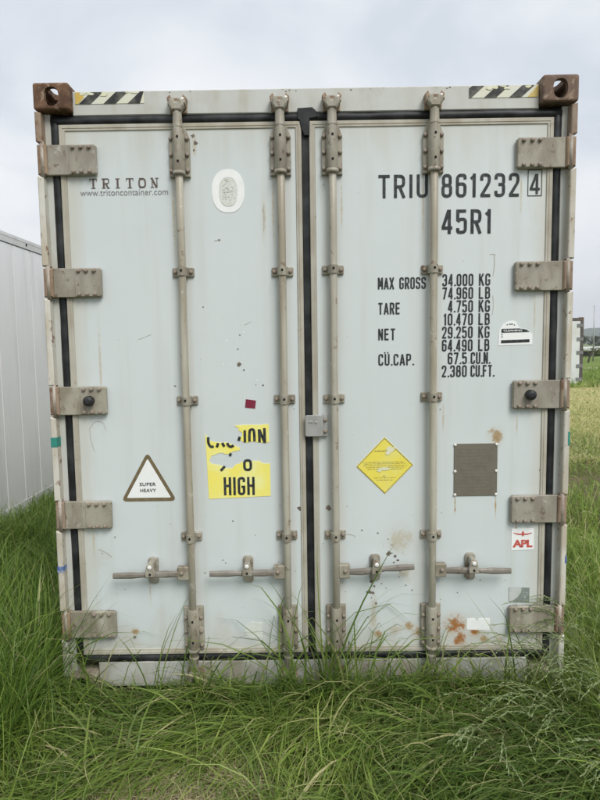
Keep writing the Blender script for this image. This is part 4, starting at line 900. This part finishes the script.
def blades(name, rx, ry, phi, L, e0, e1, w, mat, tint, dry, curl=1.3, seg=5, twist=0.5, parent=None, z0=None, clampz=True, roll=0.0):
    n = len(rx); rx, ry, phi, L, e0, e1, w = [np.broadcast_to(np.asarray(q, float), (n,)) for q in (rx, ry, phi, L, e0, e1, w)]
    rz = terrain(rx, ry)-0.01 if z0 is None else np.full(n, z0)
    P = np.zeros((n, seg+1, 3)); P[:, 0] = np.stack([rx, ry, rz], 1)
    dphi = RNG.normal(0, 0.5, n); cu = np.clip(curl*np.exp(RNG.normal(0, .4, n)), .35, 3.5)
    kink = np.where(RNG.random(n) < .16, RNG.integers(1, seg, n), -1); kb = RNG.uniform(.5, 1.4, n)
    for k in range(seg):
        s = (k+0.5)/seg; e = e0+(e1-e0)*s**cu; e = np.where((kink == k), e-kb, e); a = phi+dphi*s
        P[:, k+1] = P[:, k]+(L/seg)[:, None]*np.stack([np.cos(e)*np.cos(a), np.cos(e)*np.sin(a), np.sin(e)], 1)
    # stay outside the containers and above the soil
    front = (P[..., 0] > -1.25) & (P[..., 0] < 1.25) & (ry[:, None] <= 0.0)
    lim = -0.012-0.10*RNG.random(n)[:, None]*np.ones((1, seg+1)); P[..., 1] = np.where(front & (P[..., 1] > lim), lim, P[..., 1])
    side = (ry[:, None] > 0) & (P[..., 1] < 12.2)
    P[..., 0] = np.where(side & (rx[:, None] > 0) & (P[..., 0] < 1.24), 1.24, P[..., 0])
    P[..., 0] = np.where(side & (rx[:, None] < 0) & (P[..., 0] > -1.24), -1.24, P[..., 0])
    P[..., 0] = np.where((P[..., 1] > 0.1) & (P[..., 1] < 12.4) & (P[..., 0] < -2.93) & (rx[:, None] > -2.95), -2.93, P[..., 0])
    if clampz: P[..., 2] = np.maximum(P[..., 2], (terrain(P[..., 0], P[..., 1])+0.004+0.03*RNG.random((n, 1)))*(np.arange(seg+1) > 0)[None, :] + (rz[:, None])*(np.arange(seg+1) == 0)[None, :])
    az = phi+math.pi/2+RNG.normal(0, twist, n); sd = np.stack([np.cos(az), np.sin(az), RNG.normal(0, 0.35, n)], 1); sd /= np.linalg.norm(sd, axis=1)[:, None]
    prof = np.array([0.65, 1.0, 0.95, 0.8, 0.5] if seg == 5 else np.linspace(1, .4, seg))
    W = w[:, None]*prof[None, :]*0.5
    A = P[:, :seg]-sd[:, None, :]*W[..., None]; B = P[:, :seg]+sd[:, None, :]*W[..., None]
    per = 2*seg+1; V = np.zeros((n, per, 3)); V[:, 0:2*seg:2] = A; V[:, 1:2*seg:2] = B; V[:, -1] = P[:, seg]
    idx = []; ln = []
    for k in range(seg-1): idx += [2*k, 2*k+1, 2*k+3, 2*k+2]; ln.append(4)
    idx += [2*seg-2, 2*seg-1, 2*seg]; ln.append(3)
    loops = (np.array(idx)[None, :]+(np.arange(n)*per)[:, None]).ravel().astype(np.int32); lt = np.tile(np.array(ln, np.int32), n)
    me = bpy.data.meshes.new(name); me.vertices.add(n*per); me.vertices.foreach_set('co', V.ravel().astype(np.float32))
    me.loops.add(len(loops)); me.loops.foreach_set('vertex_index', loops); me.polygons.add(len(lt))
    ls = np.concatenate([[0], np.cumsum(lt)[:-1]]).astype(np.int32); me.polygons.foreach_set('loop_start', ls); me.polygons.foreach_set('loop_total', lt)
    me.polygons.foreach_set('use_smooth', np.ones(len(lt), bool)); me.update(calc_edges=True)
    for nm, val in (('tint', tint), ('dry', dry)):
        at = me.attributes.new(nm, 'FLOAT', 'POINT'); at.data.foreach_set('value', np.repeat(np.clip(np.broadcast_to(val, (n,)), 0, 1), per).astype(np.float32))
    return link(name, me, mat, parent)
def vn(x, y, s, seed):          # cheap smooth 2-D noise, 0..1
    g = np.random.default_rng(seed); T = g.random((64, 64)); X = (x*s) % 63; Y = (y*s) % 63
    i = np.floor(X).astype(int); j = np.floor(Y).astype(int); u = X-i; v = Y-j; u = u*u*(3-2*u); v = v*v*(3-2*v)
    return T[i, j]*(1-u)*(1-v)+T[i+1, j]*u*(1-v)+T[i, j+1]*(1-u)*v+T[i+1, j+1]*u*v
def stuff(o, label, cat): o['kind'] = 'stuff'; o['label'] = label; o['category'] = cat
R_ = RNG
def straw_hole(x, y): return np.maximum(np.exp(-(((x+0.53)/0.32)**4+((y+0.88)/0.32)**4)), 0.82*np.exp(-(((x+0.25)/0.24)**2+((y+0.56)/0.16)**2)))

def front_grass():
    n = 72000                                                    # lodged, combed swaths in front of the doors
    x = R_.uniform(-1.75, 1.75, n); y = np.where(R_.random(n) < .07, R_.uniform(-.16, -.03, n), R_.uniform(-1.75, -0.03, n))
    keep = (R_.random(n) > straw_hole(x, y)*1.15) & (R_.random(n) < 0.35+0.65*vn(x+9, y+9, 3.6, 5)); x, y = x[keep], y[keep]; n = len(x)
    cl = vn(x+20, y+20, 1.9, 8); c2 = vn(x+20, y+20, 6.0, 9); c3 = vn(x+40, y+40, 4.0, 21)
    main = np.radians(np.interp(x, [-1.6, -.6, .2, .9, 1.5], [215, 212, 232, 240, 225]))+(cl-0.5)*1.5+(c3-.5)*.9
    phi = np.where(R_.random(n) < 0.80, main+R_.normal(0, .30, n), R_.uniform(0, 2*math.pi, n))
    L = R_.uniform(0.16, 0.50, n)*(0.65+0.6*c2)*np.where(y > -0.25, 0.80, 1.0)
    e0 = np.radians(R_.normal(58, 12, n)+18*(c3-.5)+np.where(y > -.2, 14, 0)); e1 = np.radians(R_.normal(-24, 14, n))
    w = R_.uniform(0.0022, 0.0058, n)*np.where(R_.random(n) < .16, 2.2, 1)
    tint = np.clip(R_.normal(0.32, .26, n)+(cl-.5)*.7, 0, 1); dry = np.where(R_.random(n) < 0.04+.14*vn(x+60, y+60, 2.2, 44)**2, R_.uniform(.35, 1, n), R_.uniform(0, .16, n))
    stuff(blades('meadow_grass', x, y, phi, L, e0, e1, w, 'grass', tint, dry, curl=0.62), 'long matted green grass lying in front of the container', 'grass')
    n = 34000                                                    # upright grass at both sides of it
    sg = np.where(R_.random(n) < .5, -1, 1); x = sg*R_.uniform(1.0, 2.7, n); y = R_.uniform(-1.75, -.03, n)
    keep = R_.random(n) < np.clip((np.abs(x)-.95)/.5, .05, 1)*(.4+.6*vn(x+50, y+9, 3, 31)); x, y, sg = x[keep], y[keep], sg[keep]; n = len(x)
    c2 = vn(x+20, y+20, 5.0, 19)
    stuff(blades('meadow_grass', x, y, R_.normal(math.radians(225), 1.3, n), R_.uniform(.22, .52, n)*(.7+.5*c2), np.radians(R_.normal(76, 9, n)), np.radians(R_.normal(5, 35, n)), R_.uniform(.0025, .0072, n), 'grass',
        np.clip(R_.normal(.45, .24, n)+(c2-.5)*.5+np.where((sg < 0) & (y < -.45), .2, 0), 0, 1), np.where(R_.random(n) < .07, .6, R_.uniform(0, .12, n))), 'upright green grass in both front corners of the picture', 'grass')
def sill_grass():
    n = 2600
    x = R_.uniform(-1.25, 1.25, n); y = -.04-.16*R_.random(n)
    c = vn(x+70, y*0+5, 3.1, 51)*np.interp(x, [-1.2, -.85, -.5, -.1, .1, .4, 1.2], [.9, .45, .55, .8, 1.1, .85, 1.1])
    k = R_.random(n) < .25+.9*c; x, y, c = x[k], y[k], c[k]; n = len(x)
    stuff(blades('meadow_grass', x, y, R_.normal(math.radians(235), 1.6, n), R_.uniform(.10, .30, n)*(.45+1.0*c), np.radians(R_.normal(72, 12, n)), np.radians(R_.normal(-10, 35, n)), R_.uniform(.003, .008, n), 'grass',
        np.clip(R_.normal(.3, .2, n), 0, 1), np.where(R_.random(n) < .12, .7, .05)), 'ragged fringe of grass along the foot of the doors', 'grass')
sill_grass()
def side_grass():
    n = 36000                                                   # between the two containers
    t = R_.random(n); y = -0.6+9.5*t**1.7; x = R_.uniform(-2.93, -1.25, n)
    cl = vn(x+30, y+30, 2.5, 4)
    hh = np.clip(1.0-0.55*np.clip((y-1.2)/2.0, 0, 1), .42, 1)*np.where(x < -2.3, 1.05+.5*(vn(x+11, y+11, 2.0, 77)-.3), 1)
    L = R_.uniform(.24, .62, n)*(.65+.7*cl)*hh
    stuff(blades('meadow_grass', x, y, R_.uniform(0, 2*math.pi, n), L, np.radians(R_.normal(78, 8, n)), np.radians(R_.normal(15, 32, n)), R_.uniform(.0035, .0085, n)*(1+.06*np.clip(y, 0, 9)), 'grass',
        np.clip(R_.normal(.26, .24, n), 0, 1), np.where(R_.random(n) < .04, .7, .03)), 'tall dark green grass in the gap between two containers', 'grass')
    n = 30000                                                   # right of the container, out into the meadow
    D = 1.0/R_.uniform(1/30.0, 1/1.4, n); y = D-2.8436+1.2; b = R_.uniform(.18, .78, n); x = (D+1.2)*b*1.05+R_.uniform(-.3, .3, n)
    k = ~((np.abs(x) < 1.28) & (y > 0)) & ((y > 0) | (x > 2.2)) & ~((y > 21.5) & (np.abs(x-10.3) < 1.4)); x, y = x[k], y[k]; n = len(x)
    ry = y-0.16*np.sin(x*.7); rut = np.exp(-((ry-5.75)/.28)**4)+np.exp(-((ry-4.55)/.20)**4); k = R_.random(n) > rut*.96; x, y = x[k], y[k]; n = len(x)
    cl = vn(x+30, y+30, 1.5, 14); far_ = np.clip((y-6.5)/2, 0, 1)*np.clip((21-y)/3, 0, 1)
    L = R_.uniform(.16, .42, n)*(.6+.7*cl)*(1-.45*far_)*np.where(y > 3.5, .75, 1.1)
    dry = np.clip(np.where(R_.random(n) < .08, .7, .06)+far_*(.15+.6*vn(x+9, y+9, .8, 6)), 0, 1)
    stuff(blades('meadow_grass', x, y, R_.uniform(0, 2*math.pi, n), L, np.radians(R_.normal(75, 9, n)), np.radians(R_.normal(5, 35, n)), R_.uniform(.004, .008, n)*(1+.14*np.clip(y, 0, 25)), 'grass',
        np.clip(R_.normal(.55, .22, n), 0, 1), dry), 'rough green meadow grass right of the container', 'grass')
    n = 30000                                                   # short mown part
    D = 1.0/R_.uniform(1/27.0, 1/8.5, n); x = D*R_.uniform(.3, .75, n); y = D-2.84
    k = ~((y > 21.5) & (np.abs(x-10.3) < 1.4)); x, y = x[k], y[k]; n = len(x); v1 = vn(x+9, y+9, .8, 6); v2 = vn(x+3, y+3, 3.0, 16)
    stuff(blades('meadow_grass', x, y, R_.uniform(0, 2*math.pi, n), R_.uniform(.05, .16, n)*(.6+.8*v2), np.radians(R_.normal(62, 16, n)), np.radians(R_.normal(0, 30, n)), R_.uniform(.008, .018, n)*(1+.03*y), 'grass',
        np.clip(R_.normal(.6, .25, n), 0, 1), np.clip(.38+.5*v1+.4*(v2-.5)+R_.normal(0, .2, n), 0, 1)), 'short pale mown grass out in the field', 'grass')
    n = 24000                                                   # far strip beyond the mown part
    x = R_.uniform(4, 40, n); y = 20+18*R_.random(n)**1.3
    k = ~((y > 21.5) & (np.abs(x-10.3-.05*(y-22)) < 1.45)); x, y = x[k], y[k]; n = len(x)
    stuff(blades('meadow_grass', x, y, R_.uniform(0, 2*math.pi, n), R_.uniform(.15, .42, n), np.radians(R_.normal(72, 10, n)), np.radians(R_.normal(5, 30, n)), R_.uniform(.02, .045, n), 'grass',
        np.clip(R_.normal(.5, .2, n), 0, 1), R_.uniform(0, .2, n)), 'green uncut grass strip around the distant white container', 'grass')
def straw():
    n = 4200; x = R_.normal(-.52, .26, n); y = R_.normal(-.76, .17, n)
    o = blades('dry_straw', x, y, R_.uniform(0, 2*math.pi, n), R_.uniform(.03, .14, n), np.radians(R_.uniform(0, 22, n)), np.radians(R_.uniform(-15, 10, n)), R_.uniform(.0018, .0038, n), 'straw', R_.random(n), R_.random(n)*.5)
    stuff(o, 'patch of dry straw and bare soil in the foreground grass', 'straw')
front_grass(); side_grass(); straw()

def tuft(label, X, Y, n, Lr, spread, e0=(72, 88), e1=(-35, 25), az=None, azs=6.3, w=(.0040, .0100), dryf=.1, tint=.25, wind=1.4, name='grass_tuft'):
    x = R_.normal(0, spread, n); y = np.minimum(R_.normal(0, .025, n), -Y-.02)
    az = math.radians(250 if az is None else az)
    o = blades(name, X+x, np.minimum(Y+y, -.03) if abs(X) < 1.25 else Y+y, az+R_.normal(0, azs, n), R_.uniform(*Lr, n), np.radians(R_.uniform(*e0, n)), np.radians(R_.uniform(*e1, n)), R_.uniform(*w, n), 'grass',
        np.clip(R_.normal(tint, .2, n), 0, 1), np.where(R_.random(n) < dryf, R_.uniform(.4, 1, n), .08), curl=wind, twist=.9)
    co = np.empty(len(o.data.vertices)*3, np.float32); o.data.vertices.foreach_get('co', co); co = co.reshape(-1, 3); z = float(terrain(X, Y)); co -= np.array([X, Y, z], np.float32)
    o.data.vertices.foreach_set('co', co.ravel()); o.location = (X, Y, z); o.data.update()
    o['label'] = label; o['category'] = 'grass'; o['group'] = 'tall grass tufts against the container'
    return o
tuft('sparse tall grass blades in front of the lowest left hinge', -1.02, -.14, 9, (.45, .72), .05, az=0, azs=1.0, e1=(-50, 30))
tuft('thin grass stems rising to the leftmost door handle', -.72, -.15, 9, (.42, .70), .04, az=60, azs=1.6, e1=(10, 70))
tuft('grass tuft at the foot of the leftmost lock rod', -.54, -.13, 34, (.30, .58), .05, az=330, azs=1.3)
tuft('arching grass blades below the second door handle from left', -.27, -.15, 26, (.35, .62), .06, az=350, azs=1.6, e1=(-60, 0))
tuft('long arched grass blades just left of the gap between the doors', -.09, -.13, 24, (.55, .92), .035, az=170, azs=1.8, e1=(-70, 10))
tuft('dense tall grass clump hiding the foot of the third lock rod', .09, -.12, 58, (.38, .90), .05, az=30, azs=2.2, e0=(74, 90), e1=(-50, 60))
tuft('grass blades bowing right below the third door handle', .31, -.15, 26, (.40, .66), .06, az=10, azs=1.6, e1=(-60, 10))
tuft('low bushy grass at the container foot between the two left handles', -.40, -.12, 46, (.18, .40), .06, az=250, azs=2.0)
tuft('bushy grass at the container foot left of the rightmost lock rod', .44, -.12, 50, (.20, .44), .065, az=250, azs=2.0)
tuft('bushy grass hiding the sill below the blank white sticker', .84, -.12, 56, (.18, .40), .075, az=240, azs=2.0)
tuft('small grass tuft at the foot of the rightmost lock rod', .56, -.12, 24, (.25, .58), .04, az=40, azs=2.0)
tuft('scattered grass stems under the rust stain beside the white sticker', .76, -.14, 9, (.22, .42), .07, az=60, azs=2.5)
tuft('thin grass stems crossing the lowest right hinge', 1.0, -.13, 12, (.42, .74), .045, az=80, azs=2.2, dryf=.4, e1=(10, 70))

# seeding stalks, pale drooping heads
def seed_tuft(label, X, Y, n, H, az, seed):
    g = random.Random(seed); b = MB(); z = float(terrain(X, Y)); hd = MB()
    for k in range(n):
        a = math.radians(az+g.gauss(0, 32)); L = H*g.uniform(.7, 1.1); e = math.radians(g.uniform(72, 86)); drop = math.radians(g.uniform(-60, -5)); p = Vector((g.gauss(0, .05), g.gauss(0, .04), -.01)); pts = [p.copy()]
        for j in range(9):
            s = (j+.5)/9; ee = e+(drop-e)*s**2.0; p = p+Vector((math.cos(ee)*math.cos(a), math.cos(ee)*math.sin(a), math.sin(ee)))*L/9
            if abs(p.x+X) < 1.25: p.y = min(p.y, -Y-.03)
            pts.append(p.copy())
        b.tube(pts, [.0014]*8+[.001, .0006], 4, False)
        for j in range(5, 9):
            for q in range(6):
                t = (q+.5)/6; c = pts[j].lerp(pts[j+1], t); d = (pts[j+1]-pts[j]).normalized(); u = Vector((g.gauss(0, 1), g.gauss(0, 1), g.gauss(0, 1))); u = (u-d*u.dot(d)).normalized(); v = d.cross(u)
                r = g.uniform(.005, .009); hd.add([c, c+d*r+u*r*.6, c+d*r*2.2+u*r*.5, c+d*r*1.2+v*r*.35], [(0, 1, 2, 3)])
    t = thing('seeding_grass', label, 'grass', (X, Y, z), 'seeding grass beside the container')
    for nm, m in (('stalks', b), ('seed_heads', hd)):
        o = m.build(nm, 'seedstalk' if nm == 'stalks' else 'seedhead', t); o['kind'] = 'stuff'
MT['seedstalk'] = leaf_material('seed_stalk', (0.12, 0.17, 0.06), (0.24, 0.28, 0.12)); MT['seedhead'] = leaf_material('seed_head', (0.22, 0.29, 0.13), (0.36, 0.42, 0.22))
for lab, X, Y, n, H, az, sd in (('pale seeding grass leaning over the lower right corner casting', 1.14, -.22, 20, .62, 200, 1), ('seeding grass drooping beside the right post', 1.36, -.05, 20, .74, 150, 2), ('seeding grass in the right foreground mat', 1.02, -.48, 18, .50, 215, 3),
        ('seeding grass at the right edge behind the post line', 1.62, .35, 16, .70, 200, 4), ('seeding grass at the right picture edge in front', 1.34, -.38, 18, .62, 190, 5), ('seeding grass bowing over the middle of the right foreground mat', .72, -.55, 14, .46, 225, 7), ('short seeding grass at the bottom right picture corner', 1.12, -.78, 16, .42, 215, 8), ('few pale seed heads standing left of the container corner', -1.42, -.15, 8, .52, 200, 6)):
    seed_tuft(lab, X, Y, n, H, az, sd)

# ------------------------------------------------------------------ haze over the valley
def make_haze():
    b = MB(); b.box(-3600, 3600, -420, 3900, -8, 240); M = bpy.data.materials.new('valley_haze'); M.use_nodes = True; N = M.node_tree.nodes; N.clear()
    o_ = N.new('ShaderNodeOutputMaterial'); v = N.new('ShaderNodeVolumePrincipled'); v.inputs['Color'].default_value = (0.86, 0.91, 1.0, 1); v.inputs['Density'].default_value = 0.00030
    M.node_tree.links.new(v.outputs[0], o_.inputs['Volume']); M.cycles.homogeneous_volume = True
    o = b.build('haze', M); o['kind'] = 'stuff'
make_haze()
